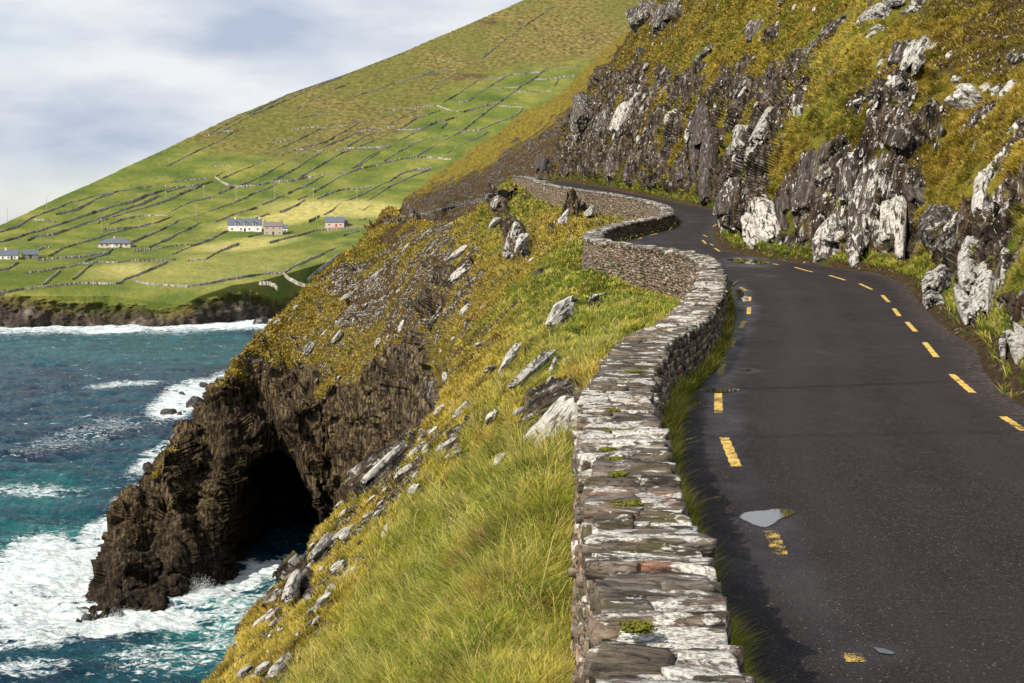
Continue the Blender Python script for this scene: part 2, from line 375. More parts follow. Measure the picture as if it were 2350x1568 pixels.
# ------------------------------------------------------------------ near terrain mesh (tessellated by distance)
NU, NS, NR = 1180, 900, 1150
US = np.linspace(-.45, .46, NU)
YS = np.exp(np.linspace(math.log(4.2), math.log(500), NS))
UU, YY = np.meshgrid(US, YS); XX = UU*YY
HB, INF = H_base(XX, YY, True)
V_ = HB/YY
ip = FPX*V_
dv = np.diff(ip, axis=0)
mxr = np.maximum.accumulate(ip, axis=0)[:-1]
vis = (ip[1:] > mxr-1)
ds = np.hypot(np.diff(YY, axis=0), np.diff(HB, axis=0))/YY[1:]*FPX
wt = np.where(vis, np.abs(dv)+.03*ds, .06*np.minimum(ds, 60))+.02
wt = np.clip(wt*np.where(V_[1:] < -.36, .05, 1), .01, 40)
k5 = np.ones(5)/5
for i in range(wt.shape[0]): wt[i] = np.convolve(np.pad(wt[i], 2, 'edge'), k5, 'valid')
cs = np.concatenate([np.zeros((1, NU)), np.cumsum(wt, axis=0)])
TY = np.zeros((NR, NU))
tgt = np.linspace(0, 1, NR)
for j in range(NU): TY[:, j] = np.exp(np.interp(tgt*cs[-1, j], cs[:, j], np.log(YS)))
TU = np.broadcast_to(US, TY.shape)
TX = TU*TY
def colinterp(A):
    li = np.log(YS); f = (np.log(TY)-li[0])/(li[1]-li[0]); f = np.clip(f, 0, NS-1.001); i = f.astype(int); a = f-i
    jj = np.broadcast_to(np.arange(NU), TY.shape)
    A = A.astype(float); return A[i, jj]*(1-a)+A[i+1, jj]*a
TZ = colinterp(HB)
dE = colinterp(INF['dE']); dL = colinterp(INF['dL']); dW = colinterp(INF['dW'])
right = (colinterp(INF['right']) > .5); left = (colinterp(INF['left']) > .5); band = ~(right | left) & (TY < 285)
P = np.stack([TX, TY, TZ], -1)
def normals(P):
    a = np.gradient(P, axis=1); b = np.gradient(P, axis=0)
    n = np.cross(a, b); n /= np.linalg.norm(n, axis=-1)[..., None]+1e-9
    return n
Nn = normals(P)
def blur(A, n):
    for _ in range(n):
        A = (A+np.roll(A, 1, 0)+np.roll(A, -1, 0)+np.roll(A, 1, 1)+np.roll(A, -1, 1))/5
    return A
for c in range(3): Nn[..., c] = blur(Nn[..., c], 3)
Nn /= np.linalg.norm(Nn, axis=-1)[..., None]+1e-9
PX, PY = proj(P)
slope = 1-Nn[..., 2]
def ell(cx, cy, rx, ry, ang=0., px=PX, py=PY):
    a = math.radians(ang); dx = px-cx; dy = py-cy
    x = (dx*math.cos(a)-dy*math.sin(a))/rx; y = (dx*math.sin(a)+dy*math.cos(a))/ry
    return np.sqrt(x*x+y*y)
def blob(*a, soft=.5): return sstep(1+soft, 1-soft, ell(*a))
n1 = fbm(P[..., 0]/3., P[..., 1]/3., P[..., 2]/3., 21, 4)
n2 = fbm(P[..., 0]/.9, P[..., 1]/.9, P[..., 2]/.9, 31, 3)
# bedding: slabs stand nearly upright, leaning to the right
b1 = P[..., 0]*.80-P[..., 1]*.42-P[..., 2]*.25
b2 = P[..., 2]*.93+P[..., 0]*.33
b3 = P[..., 1]*.85+P[..., 0]*.4
# --- rock mask
rock = np.zeros_like(TY)
hgt = P[..., 2]-zr(P[..., 1])
far = sstep(90, 115, P[..., 1])
lat = pn(P[..., 0]/7., P[..., 1]/7., 0, 77)
rr = sstep(.5, 1.4, dE)*sstep(INF['hr'].max()*0+1, 0, (hgt-np.interp(TY, [20, 35, 60, 80, 120, 240], [.8, 2., 5., 7.5, 12, 17]))/4.)
rgt = rr*.62+.45*n1+.45*lat+.10*far
strk = pn(b1/2.2, b2/7., b3/5., 41)+.5*pn(b1/.9, b2/3., b3/3., 42)
upper = .75*strk+.45*n1-.60-.06*sstep(4, 14, hgt)*(1-far)
rock = np.where(right, np.maximum(sstep(.50, .72, rgt+.75*strk), sstep(.0, .2, upper)), 0)
# seaward side
cl = sstep(.62, .8, slope+.10*n1)*(TY > 120)*(P[..., 2] < -14)
# cliffs of the headland (seen from afar)
cliff = sstep(.15, -.25, (P[..., 2]-(-24.5-3.5*sstep(620, 480, PX)+8*n1+5*blob(560, 930, 200, 100)-7*blob(870, 1000, 80, 120)))/4.)*(TY > 110)
cliff = np.maximum(cliff, blob(560, 960, 170, 70, 0)*(TY > 130)*sstep(-.4, .2, n1+.3))
small = sstep(.30, .5, .55*pn(b1/.8, b2/1.6, b3/1.6, 55)+.5*n1+.25*n2)*sstep(16, 50, TY)*.9
spots = [(1190, 560, 24, 44, 25), (1030, 640, 30, 16, 35), (970, 810, 22, 50, 15), (1310, 490, 16, 12, 0), 
         (1270, 940, 90, 55, 40), (880, 1080, 110, 26, 42), (1150, 478, 20, 26, 10), (690, 1330, 30, 60, 20), (1400, 478, 30, 12, -10), (1000, 700, 36, 18, 30)]
sp = np.zeros_like(TY)
for a in spots: sp = np.maximum(sp, blob(*a, soft=.35)*(TY > 14))
spur = (TY > 292)*sstep(30, 0, PY-0-np.interp(PX, [880, 1000, 1200, 1400], [470, 440, 330, 200]))
seaside = np.maximum.reduce([cl, cliff, small*.8, sstep(.35, .6, sp+.3*n1)*sstep(.0, .2, sp)])
tz = left*(TY < 62)*sstep(-35, 35, np.interp(PY, [940, 1000, 1150, 1400, 1568, 1700], [1080, 1040, 900, 790, 680, 620])+40*n1-PX)*sstep(900, 980, PY)
spl_ = np.interp(PX, [900, 940, 1108, 1200, 1327, 1400], [470, 452, 384, 325, 240, 140]); spb_ = sstep(-14, 22, PY-spl_+25*n1)
spurrock = (TY > 292)*sstep(.36, .70, 1.0*n1+.55*n2+.60*spb_)
seaside = np.where(TY > 292, spurrock*.75, seaside)
rock = np.where(left | (TY > 285), seaside, rock)
verge_r = right & (dE < 1.0)
rock = rock*(1-band)*np.where(right, sstep(.6, 1.3, dE), 1)
rock = np.clip(rock, 0, 1)
scree = np.where(left, sstep(.05, .5, fbm(P[..., 0]/8, P[..., 1]/8, P[..., 2]/8, 61, 3)+.6*blob(930, 640, 160, 110, 30)+.5*blob(980, 1080, 160, 60, 40)+.35*blob(620, 1480, 120, 60, 40)-.4*blob(1350, 680, 160, 110)
     - .9*sstep(9, 0, dL)-.15), 0)*sstep(14, 24, TY)
scree = np.where(left & (TY < 290), scree+.30*sstep(85, 125, TY)*(1-.8*sstep(25, 5, dL))*(1+n2), scree)
scree = np.maximum(scree, tz*(.42+.55*n1+.35*n2))
scree = np.where(right, .8*sstep(.0, .5, pn(P[..., 0]/11, P[..., 1]/11, 0, 66)+.3*n1+.5*blob(2250, 60, 150, 120)-.1), scree)
scree = np.where(TY > 292, .95*spb_+.1, scree)
scree = np.where(right, scree+.55*sstep(185, 228, TY)*(1+n2), scree)
lush = np.where(left, sstep(10, 1, dL)*.6+.55*blob(1330, 700, 170, 120)+.5*blob(1080, 1350, 260, 300)+.35*blob(1150, 530, 90, 60)+.35*blob(830, 600, 60, 60), 0)
lush = np.where(right, sstep(2.6, .2, dE)*.95+.35*blob(2270, 640, 130, 110)+.45*sstep(-.1, .45, pn(P[..., 0]/6, P[..., 1]/6, 0, 68))+.17, lush)
lush = np.where(band, .9, lush); scree = np.where((band | (right & (dE < .55))), 1.2, scree)
lush = np.clip(lush+.25*n1*(lush > .02), 0, 1)
# --- cave carved into the headland, away from the sea
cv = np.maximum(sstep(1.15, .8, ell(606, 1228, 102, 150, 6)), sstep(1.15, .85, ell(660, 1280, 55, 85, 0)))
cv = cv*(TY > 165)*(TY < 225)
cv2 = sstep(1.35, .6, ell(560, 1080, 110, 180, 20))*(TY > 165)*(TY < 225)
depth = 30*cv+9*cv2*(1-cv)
# push along a horizontal line away from the opening
mv = np.stack([TU*.6+.1, np.ones_like(TU), TU*0], -1)
P = P+mv*depth[..., None]*sstep(-60, -44, P[..., 2])[..., None]
rock = np.maximum(rock, np.clip(cv+cv2, 0, 1))
# --- displacement
def ridged(x, y, z, s): return 1-2*np.abs(pn(x, y, z, s))
def terr(x, k=3., sh=.25):
    t = x*k; f = np.floor(t); return (f+sstep(.5-sh, .5+sh, t-f))/k
seac = (TY > 120) & (~right)
amp = np.where(right, np.interp(TY, [20, 60, 100, 250], [.45, .9, 1.2, 1.7]), np.interp(TY, [15, 60, 110, 160, 300], [.25, .5, .8, 2.0, 2.0]))
warp = n1*.5
r1 = terr(pn(b1/1.5+warp, b2/7., b3/4., 71)*1.0+.45*pn(b1/.55+warp, b2/3., b3/2., 72), 3.2, .2)
r2 = ridged(b1/1.1+warp, b2/6., b3/3., 73)*.55
cell = terr(fbm(P[..., 0]/4., P[..., 1]/4., P[..., 2]/3., 75, 3), 3.5, .18)
rkm = rock > .03
bl1 = np.zeros_like(TY); bl2 = np.zeros_like(TY)
sx_, sy_, sz_ = (np.where(seac, a_, b_)[rkm] for a_, b_ in ((P[..., 0]/2.6+.25*P[..., 2]/2.6, b1/1.25+.5*warp), (P[..., 1]/2.6, b2/4.6), (P[..., 2]/4.2, b3/2.2)))
bl1[rkm] = blocks(sx_, sy_, sz_, 5, .7); bl2[rkm] = blocks(sx_*2.7, sy_*2.3, sz_*2.5, 6, .7)
rkd = np.where(seac, .25*cell+.15*r1-.35, .45*r1)+.22*r2+.42*bl1+.17*bl2
amp = np.where(TY > 290, .7, amp); big_off = TY > 290
big = np.where(seac, 1.0*fbm(P[..., 0]/11., P[..., 1]/11., P[..., 2]/13., 81, 3), .9*pn(b1/4., b2/12., b3/7., 82)*np.where(right, 1, .3))
flute = np.where(seac, 1.1*ridged((P[..., 0]*.9+P[..., 1]*.35)/3.4+.6*n1, P[..., 2]/26., 0, 87)*sstep(-5, 20, P[..., 0]+60), 0)
gr = .13*fbm(P[..., 0]/.7, P[..., 1]/.7, P[..., 2]/.5, 91, 3)*sstep(12, 40, TY)*np.interp(TY, [10, 60, 200], [.6, 1.3, 2.6])
gr += .25*pn(P[..., 0]/2.6, P[..., 1]/2.6, P[..., 2]/2.6, 93)*np.interp(TY, [10, 60, 200], [.6, 1.4, 2.])
hum = .10*fbm(P[..., 0]/.45, P[..., 1]/.45, 0, 94, 2)*sstep(40, 10, TY)
fade = np.where(left, sstep(0, 1.5, dL), np.where(right, sstep(0, 1.2, dE), 0)); fade = np.where(TY > 285, 1, fade)
disp = rock*(amp*(rkd*.9+.35)+(big+flute)*sstep(.2, .9, rock)*(TY < 290))+(1-rock)*(gr+hum+np.where(right, .26*fbm(P[..., 0]/1.1, P[..., 1]/1.1, P[..., 2]/.9, 96, 3), 0))
P = P+Nn*(disp*fade)[..., None]
P[..., 2] += np.where(band, .015*pn(P[..., 0]*3, P[..., 1]*3, 0, 5), 0)
if 'LITE' in globals(): pass
V3 = P.reshape(-1, 3)
lic = np.where(right, np.interp(TY, [85, 125], [1., .38]), np.where(TY > 285, .45, np.interp(P[..., 2], [-36, -22, -10], [0., .12, .7])))
attrs = {'warm': (sstep(115, 140, TY)*(~right)*(TY < 290)).ravel(), 'cave_shade': np.clip(cv+.45*cv2, 0, 1).ravel(), 'lich': lic.ravel(), 'rock': rock.ravel(), 'lush': lush.ravel(), 'scree': scree.ravel(), 'wet': (sstep(-34, -41, P[..., 2])).ravel()}
q = grid_quads(NR, NU).reshape(NR-1, NU-1, 4)
below = (P[..., 2] < SEA-6); bq = below[:-1, :-1] & below[1:, 1:] & below[:-1, 1:] & below[1:, :-1]
isr = (P[..., 0] > (xw(TY)+.2)) & (TY < 288)
rq = isr[:-1, :-1]
MAT_LAND = None
def land_material():
    g = N('hillside_ground')
    rk = g.attr('rock'); lu = g.attr('lush'); sc = g.attr('scree'); wet = g.attr('wet')
    nL = g.noise(.22, 5); nM = g.noise(1.1, 5, .6); nS = g.noise(7, 6, .65); nX = g.noise(30, 4, .6)
    gold = g.ramp(nM, [(.30, (.08, .045, .010)), (.45, (.17, .125, .016)), (.56, (.25, .195, .022)), (.70, (.36, .28, .045))])
    green = g.ramp(nS, [(.3, (.035, .05, .006)), (.5, (.08, .11, .010)), (.7, (.18, .18, .018))])
    lf = g.math('ADD', g.math('ADD', g.math('MULTIPLY', lu, 1.1), .02), g.math('MULTIPLY', g.math('SUBTRACT', nL, .5), 2.2))
    lf = g.math('ADD', lf, g.math('MULTIPLY', g.math('SUBTRACT', nM, .5), 1.0), clamp=True)
    grass = g.mix(lf, gold, green)
    brown = g.ramp(nS, [(.3, (.018, .010, .005)), (.5, (.055, .033, .013)), (.66, (.14, .085, .026))])
    sf = g.math('MULTIPLY', g.math('MULTIPLY', sc, 1.6), g.ramp(nM, [(.36, .2), (.54, 1.)]), clamp=True)
    grass = g.mix(sf, grass, brown)
    speck = g.ramp(g.voro(2.2), [(.0, 1.), (.10, 1.), (.16, 0.)])
    speck = g.math('MULTIPLY', speck, g.math('MULTIPLY', sc, .75), clamp=True)
    grass = g.mix(speck, grass, (.42, .40, .36))
    dk = g.ramp(nX, [(.35, .35), (.62, 1.05)])
    grass = g.mix(1., grass, dk, 'MULTIPLY')
    st = g.scaled((1.2, .8, .16), (0, .30, .5))
    rn = g.noise(2.4, 8, .65, vec=st)
    rcol = g.ramp(rn, [(.36, (.004, .003, .002)), (.48, (.028, .020, .014)), (.58, (.080, .060, .043)), (.7, (.21, .165, .125))])
    lich = g.ramp(g.noise(1.9, 9, .72, vec=g.scaled((1.1, .8, .42), (0, .30, .5)), dist=.9), [(.555, 0.), (.585, 1.)])
    lich = g.math('MULTIPLY', lich, g.ramp(g.noise(.35, 4), [(.38, .25), (.6, 1.)]))
    lich = g.math('MULTIPLY', lich, g.attr('lich'))
    rcol = g.mix(lich, rcol, g.ramp(nX, [(.3, (.36, .34, .31)), (.6, (.72, .70, .66))]))
    och = g.math('MULTIPLY', g.ramp(g.noise(.5, 6, .6), [(.52, 0.), (.62, .7)]), g.ramp(wet, [(0., .25), (.5, 1.)]))
    rcol = g.mix(och, rcol, (.17, .095, .03))
    rcol = g.mix(g.math('MULTIPLY', g.attr('warm'), .8), rcol, g.ramp(rn, [(.36, (.006, .004, .0025)), (.47, (.030, .020, .011)), (.56, (.095, .065, .035)), (.68, (.23, .165, .095))]))
    rcol = g.mix(g.math('MULTIPLY', g.math('MULTIPLY', lich, .6), g.attr('warm')), rcol, (.30, .28, .22))
    moss = g.ramp(g.noise(1.3, 6, .6, dist=.3), [(.60, 0.), (.66, .85)])
    rcol = g.mix(g.math('MULTIPLY', moss, g.math('SUBTRACT', 1., wet)), rcol, (.16, .15, .02))
    rcol = g.mix(g.math('MULTIPLY', wet, .6), rcol, (.012, .010, .009)); rcol = g.mix(g.math('MULTIPLY', g.attr('cave_shade'), .75), rcol, (.008, .006, .005))  # shade of cave and overhang painted dark over the wet rock
    crk = g.ramp(g.noise(.9, 5, .6, vec=g.scaled((1., .8, .35), (0, .2, .4)), dist=1.), [(.47, 1.), (.495, .25), (.52, 1.)]); rcol = g.mix(1., rcol, crk, 'MULTIPLY')
    f = g.math('ADD', rk, g.math('MULTIPLY', g.math('SUBTRACT', nS, .5), 1.1))
    f = g.ramp(f, [(.42, 0.), (.52, 1.)])
    col = g.mix(f, grass, rcol)
    bmp = g.bump(rn, .9, .25)
    bmp = g.bump(g.math('ADD', nS, g.math('MULTIPLY', nX, .5)), .7, .10, bmp)
    return g.done(col, .9, bmp, **{'Specular_IOR_Level': .12})
MAT_LAND = land_material()
def sub_mesh(name, sel):
    qq = q[sel]; idx = np.unique(qq); remap = np.full(V3.shape[0], -1, np.int64); remap[idx] = np.arange(len(idx))
    return mesh_np(name, V3[idx], quads=remap[qq], mat=MAT_LAND, attrs={k: a[idx] for k, a in attrs.items()})
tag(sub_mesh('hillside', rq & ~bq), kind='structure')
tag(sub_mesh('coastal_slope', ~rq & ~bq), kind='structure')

# ------------------------------------------------------------------ far hill across the bay
_fy = [-250, -150, 0, 100, 200, 320, 430, 530, 590, 655, 680, 700, 752, 800]; _fY = [1950, 1800, 1560, 1430, 1300, 1150, 1020, 900, 800, 705, 688, 680, 664, 655]
SKX = [-700, -300, 0, 100, 200, 300, 382, 432, 516, 661, 800, 920, 1203, 1450, 1700, 2600]
SKY = [760, 640, 517, 470, 425, 378, 341, 317, 276, 216, 168, 122, 0, -70, -120, -200]
def farY(px, py): return np.interp(py, _fy, _fY)+(np.asarray(px)-400)*.05
def base_py(px): return np.interp(px, [-700, 0, 250, 420, 600, 750, 1200, 2600], [775, 752, 748, 748, 733, 715, 690, 640])
def P_far(px, py): 
    Y = farY(px, py)
    return at(px, py, Y)
fx = np.arange(-620, 2300, 2.6); NF = 420
F = []
tt = np.linspace(0, 1, NF)
sk = np.interp(fx, SKX, SKY); bs = base_py(fx)+6
cliffpy = np.interp(fx, [-700, 0, 120, 300, 380, 520, 560, 640, 700, 2600], [690, 672, 690, 700, 712, 672, 668, 690, 665, 640])
TT = tt[:, None]
PYf = bs[None, :]+(sk-bs)[None, :]*TT
PXf = np.broadcast_to(fx, PYf.shape)
Yf = farY(PXf, PYf)
# shore: foot of the cliff at sea level, top of it a little further
vb = ray(PXf, PYf)[1]
Yshore = SEA/ray(fx, base_py(fx))[1]
topY = farY(fx, cliffpy)
Yc = Yshore[None, :]+(np.maximum(topY, Yshore+6)-Yshore)[None, :]*sstep(0, 1, (bs[None, :]-PYf)/(bs-cliffpy)[None, :])
Yf = np.where(PYf > cliffpy[None, :], Yc, np.maximum(Yf, Yc))
PF = at(PXf, PYf, Yf)
# rounded top and the back of the hill
back = []
for k_, (dy, dz) in enumerate([(15, -1), (40, -6), (90, -20), (200, -60), (500, -200), (1200, -500)]):
    b = PF[-1].copy(); b[:, 1] += dy; b[:, 0] *= b[:, 1]/PF[-1][:, 1]; b[:, 2] += dz; back.append(b)
front = PF[0].copy(); front[:, 2] -= 12; front[:, 1] -= 3
PF = np.concatenate([front[None], PF, np.array(back)])
PXf, PYf = proj(PF)
fn = normals(PF)
crk = sstep(-6, 8, PYf-cliffpy[None, :]+10*fbm(PXf/30., PYf/14., 0, 3, 3))
heath = sstep(0, 60, np.interp(PXf, [0, 420, 640, 900, 1020, 1200, 1330, 1600], [330, 335, 370, 330, 215, 160, 150, 120])-PYf+14*fbm(PXf/60., PYf/25., 0, 8, 3)+25)
straw = np.clip(sstep(1.3, .5, ell(800, 480, 190, 22, -2, PXf, PYf))+sstep(1.3, .5, ell(620, 505, 140, 16, 8, PXf, PYf))+sstep(1.3, .4, ell(260, 625, 90, 20, 8, PXf, PYf))+.9*sstep(1.3, .5, ell(560, 560, 130, 14, 6, PXf, PYf))
    + .35*sstep(1.4, .4, ell(500, 620, 200, 45, 6, PXf, PYf)), 0, 1)  # straw fields, also painted bright as the sunlit zone round the houses
shadeg = np.clip(sstep(1.3, .6, ell(120, 640, 170, 30, 0, PXf, PYf)), 0, 1)  # cloud shadow hinted at by a darker field green
bigd = 2.5*fbm(PF[..., 0]/60, PF[..., 1]/60, 0, 11, 3)*(1-crk)*sstep(700, 790, PF[..., 1])*sstep(1.0, .97, np.linspace(0, 1, len(PF)))[:, None]*.5
crd = crk*(5*terr(fbm(PF[..., 0]/14, PF[..., 1]/14, PF[..., 2]/9, 12, 4), 4, .2)+2.2*ridged(PF[..., 0]/6, PF[..., 1]/6, PF[..., 2]/12, 13))
PF = PF+fn*(bigd+crd+.35*fbm(PF[..., 0]/4, PF[..., 1]/7, 0, 14, 2)*(1+heath))[..., None]
def far_material():
    g = N('far_hill_ground')
    ck, he, sw, sh = g.attr('cliff'), g.attr('heath'), g.attr('straw'), g.attr('deep')
    nB = g.noise(.012, 3); nL = g.noise(.035, 4, .6); nM = g.noise(.22, 5, .65); nS = g.noise(.9, 4, .6)
    green = g.ramp(nL, [(.32, (.066, .098, .020)), (.5, (.118, .143, .028)), (.68, (.205, .198, .045))])
    green = g.mix(g.math('MULTIPLY', sw, .7), green, g.ramp(nM, [(.3, (.30, .29, .06)), (.6, (.52, .43, .17))]))
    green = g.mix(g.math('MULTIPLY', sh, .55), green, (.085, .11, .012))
    hcol = g.ramp(nM, [(.36, (.060, .052, .018)), (.48, (.135, .108, .034)), (.62, (.235, .178, .062))])
    hcol = g.mix(g.ramp(nB, [(.40, 0.), (.6, .55)]), hcol, (.10, .115, .022))
    pur = g.ramp(g.noise(.018, 4, .6), [(.62, 0.), (.68, .6)])
    hcol = g.mix(pur, hcol, (.07, .035, .030))
    c = g.mix(he, green, hcol)
    c = g.mix(1., c, g.ramp(nS, [(.3, .72), (.65, 1.12)]), 'MULTIPLY')
    rkc = g.ramp(g.noise(.16, 6, .7, vec=g.scaled((1, 1, .6))), [(.35, (.012, .010, .009)), (.55, (.06, .046, .036)), (.72, (.20, .17, .14))])
    tuf = g.ramp(g.noise(.09, 4), [(.5, (.045, .05, .01)), (.6, (.12, .10, .025))])
    up = g.attr('upc'); rkc = g.mix(up, rkc, tuf)
    c = g.mix(ck, c, rkc)
    b = g.bump(nM, .6, 1.2); b = g.bump(nS, .5, .4, b)
    return g.done(c, .95, b, **{'Specular_IOR_Level': .1})
upc = sstep(12, -22, PYf-(cliffpy[None, :]+30)+8*fbm(PXf/20., PYf/9., 0, 33, 3))*.85
nrf, ncf = PF.shape[:2]
tag(mesh_np('far_hill', PF.reshape(-1, 3), quads=grid_quads(nrf, ncf), mat=far_material(),
            attrs={'cliff': crk.ravel(), 'heath': heath.ravel(), 'straw': straw.ravel(), 'deep': shadeg.ravel(), 'upc': upc.ravel()}), kind='structure')

# ------------------------------------------------------------------ sea
vv = np.concatenate([np.linspace(-.46, -.06, 640), -np.exp(np.linspace(math.log(.0595), math.log(.005), 60))])
su = np.linspace(-.75, .62, 900)
SU, SV = np.meshgrid(su, vv); SY = SEA/SV; SX = SU*SY
def sea_h(X, Y):
    h = .9*pn(X/17+Y/60, Y/9, 0, 101)+.6*pn(X/7, Y/4.2, 0, 102)+.34*ridged(X/3.2+.3*Y, Y/2.0, 0, 103)+.16*ridged(X/1.3, Y/.9, 0, 104)
    return h*np.interp(Y, [100, 400, 3000], [1, 1., .6])
SZ = SEA+sea_h(SX, SY)*1.25
spx, spy = proj(np.stack([SX, SY, SX*0+SEA], -1))
def E(cx, cy, rx, ry, a=0., s0=1.25, s1=.45): return sstep(s0, s1, ell(cx, cy, rx, ry, a, spx, spy))
foam = np.maximum.reduce([E(90, 1350, 190, 115, 20), E(250, 1220, 130, 40, 30)*.8, E(60, 1450, 150, 60)*.7, E(250, 1425, 280, 44, 3), E(90, 1330, 150, 100, 20)*1.15, E(500, 1350, 120, 40, 8)*.95, E(330, 1430, 150, 24, 0)*1.1, E(460, 1360, 110, 45, 12)*.95,
    E(620, 1310, 110, 34, 8)*.75, E(560, 1400, 150, 55, 10)*.5, E(420, 920, 100, 42, 25)*.9, E(360, 1060, 90, 30, 30)*.75, E(320, 1150, 90, 34, 25)*.7, E(520, 870, 60, 20, 10)*.55,
    E(200, 1300, 120, 60, 30), E(60, 1130, 160, 14, 0)*.45, E(200, 1000, 220, 30, 15)*.30, E(290, 885, 110, 8, 4)*.5, E(60, 1545, 130, 22, 5)*.5, E(420, 1500, 200, 50, 10)*.42,
    sstep(34, 0, spy-base_py(spx))*(.75+.3*pn(spx/25., spy/6., 0, 9))*(spx < 900), E(520, 745, 160, 16, 0)*.9, E(250, 760, 120, 8)*.8, E(600, 700, 80, 60)*.6])
teal = np.maximum.reduce([E(560, 1440, 240, 90, 12), E(60, 1130, 220, 60)*.5, E(420, 1380, 300, 80)*.6, E(300, 800, 500, 50)*.35, E(100, 1250, 250, 80)*.6])
def sea_material():
    g = N('sea_water')
    fo, te = g.attr('foam'), g.attr('teal')
    v1 = g.scaled((.55, 1., 1.))
    w = g.noise(.30, 9, .62, vec=v1, dist=1.2); w2 = g.noise(.09, 6, .6, vec=v1, dist=.8); w3 = g.noise(1.6, 6, .7, vec=v1, dist=.9)
    deep = g.mix(g.ramp(w2, [(.4, 0.), (.6, 1.)]), (.002, .016, .040), (.008, .060, .085))
    c = g.mix(g.math('MULTIPLY', te, g.ramp(w, [(.4, .25), (.62, 1.)])), deep, (.018, .21, .19))
    # foam: laced, thick where the attribute is high
    lace = g.math('SUBTRACT', 1., g.math('MULTIPLY', g.math('ABSOLUTE', g.math('SUBTRACT', w, .5)), 7.))
    lace = g.math('ADD', g.math('MULTIPLY', lace, .75), g.math('MULTIPLY', w3, .75))
    a = g.math('ADD', g.math('MULTIPLY', fo, .84), g.math('MULTIPLY', lace, .50))
    a = g.math('ADD', a, g.math('ADD', g.math('MULTIPLY', g.math('SUBTRACT', w3, .5), 1.5), g.math('MULTIPLY', g.math('SUBTRACT', w, .5), 1.2)))
    ff = g.ramp(a, [(.70, 0.), (.80, .30), (1.0, 1.)])
    caps = g.ramp(g.math('ADD', w, g.math('MULTIPLY', g.math('SUBTRACT', w3, .5), .35)), [(.655, 0.), (.70, .85)])
    ff = g.math('MAXIMUM', ff, caps)
    c = g.mix(ff, c, g.ramp(g.noise(1.1, 6, .7, vec=v1), [(.35, (.42, .52, .54)), (.6, (.80, .83, .82))]))
    r = g.ramp(ff, [(0., .20), (.5, .75)])
    b = g.bump(w3, 1., .7); b = g.bump(g.noise(5., 4, .6, vec=v1), .6, .08, b)
    return g.done(c, r, b, IOR=1.33, **{'Specular_IOR_Level': .22})
tag(mesh_np('sea', np.stack([SX, SY, SZ], -1).reshape(-1, 3), quads=grid_quads(len(vv), len(su)), mat=sea_material(), attrs={'foam': foam.ravel(), 'teal': teal.ravel()}), kind='structure')

# ------------------------------------------------------------------ road sheet
ry = np.exp(np.linspace(math.log(3.2), math.log(285), 700))
xa = xw(ry)+vergeL(ry)*.8+.10*fbm(ry/1.3, 0*ry, 0, 51, 3); xb = xe(ry)+.28+.22*fbm(ry/1.8, 0*ry, 0, 52, 3)
s = np.linspace(0, 1, 60)
RX = xa[:, None]+(xb-xa)[:, None]*s; RY = np.broadcast_to(ry[:, None], RX.shape)
RZ = zr(RY)+.035*np.sin(s*math.pi)[None, :]-.0+.012*pn(RX/1.5, RY/2.5, 0, 7)
LN_PX = [(1962, 1568), (1955, 1520), (1860, 1390), (1780, 1250), (1700, 1090), (1670, 1010), (1648, 930), (1652, 850), (1680, 785), (1703, 747), (1718, 715), (1718, 687), (1705, 668), (1680, 655)]
def road_material():
    g = N('wet_asphalt')
    ag = g.voro(55., out='Color'); n1_ = g.noise(42, 5, .75); nL = g.noise(.5, 4, .6, vec=g.scaled((1, .45, 1))); nM = g.noise(2.0, 6, .65, vec=g.scaled((1.2, .7, 1)), dist=.5)
    wet = g.attr('wetp')
    c = g.ramp(n1_, [(.38, (.005, .004, .0045)), (.5, (.019, .0145, .0165)), (.59, (.062, .050, .050)), (.68, (.19, .165, .15))])
    c = g.mix(g.ramp(nM, [(.35, .0), (.65, .4)]), c, (.013, .010, .011)); c = g.mix(g.ramp(nL, [(.4, 0.), (.62, .35)]), c, (.045, .036, .036))
    vs = g.voro(17.); st = g.ramp(vs, [(.0, 1.), (.10, 1.), (.15, 0.)])
    sel = g.ramp(g.voro(17., out='Color'), [(.50, 0.), (.54, 1.)])
    c = g.mix(g.math('MULTIPLY', st, g.math('MULTIPLY', sel, .7)), c, (.36, .34, .32))
    grav = g.attr('gravel'); gf = g.math('MULTIPLY', grav, g.ramp(g.noise(9, 5, .7), [(.45, 0.), (.6, .75)]))
    c = g.mix(gf, c, g.ramp(n1_, [(.35, (.05, .04, .03)), (.65, (.26, .23, .20))]))
    wf = g.math('ADD', wet, g.math('MULTIPLY', g.math('SUBTRACT', nL, .5), 1.6)); wf = g.ramp(wf, [(.25, 0.), (1.0, 1.)])
    c = g.mix(g.math('MULTIPLY', wf, .12), c, (.026, .022, .022))
    r = g.mix(wf, g.ramp(nM, [(.3, .60), (.7, .78)]), g.ramp(nM, [(.35, .22), (.65, .50)]))
    tk = g.attr('track'); c = g.mix(g.math('MULTIPLY', tk, g.ramp(nM, [(.3, .08), (.65, .4)])), c, (.060, .050, .048)); seam = g.attr('seam'); c = g.mix(g.math('MULTIPLY', seam, .75), c, (.006, .005, .005))
    sp = g.n('ShaderNodeMapRange'); g.l(wf, sp.inputs[0]); sp.inputs[3].default_value = .12; sp.inputs[4].default_value = .30; g.l(sp.outputs[0], g.b.inputs['Specular IOR Level']); c = g.mix(1., c, (.72, .655, .62), 'MULTIPLY')
    b = g.bump(n1_, .8, .016); b = g.bump(nM, .2, .03, b)
    return g.done(c, r, b)
lnw = to_road(*np.array(LN_PX, float).T)
lnw = smooth_poly(np.concatenate([[[1.75, 5, -2.95]], lnw]), .5, 7)
dLn = dist_poly(RX, RY, lnw)
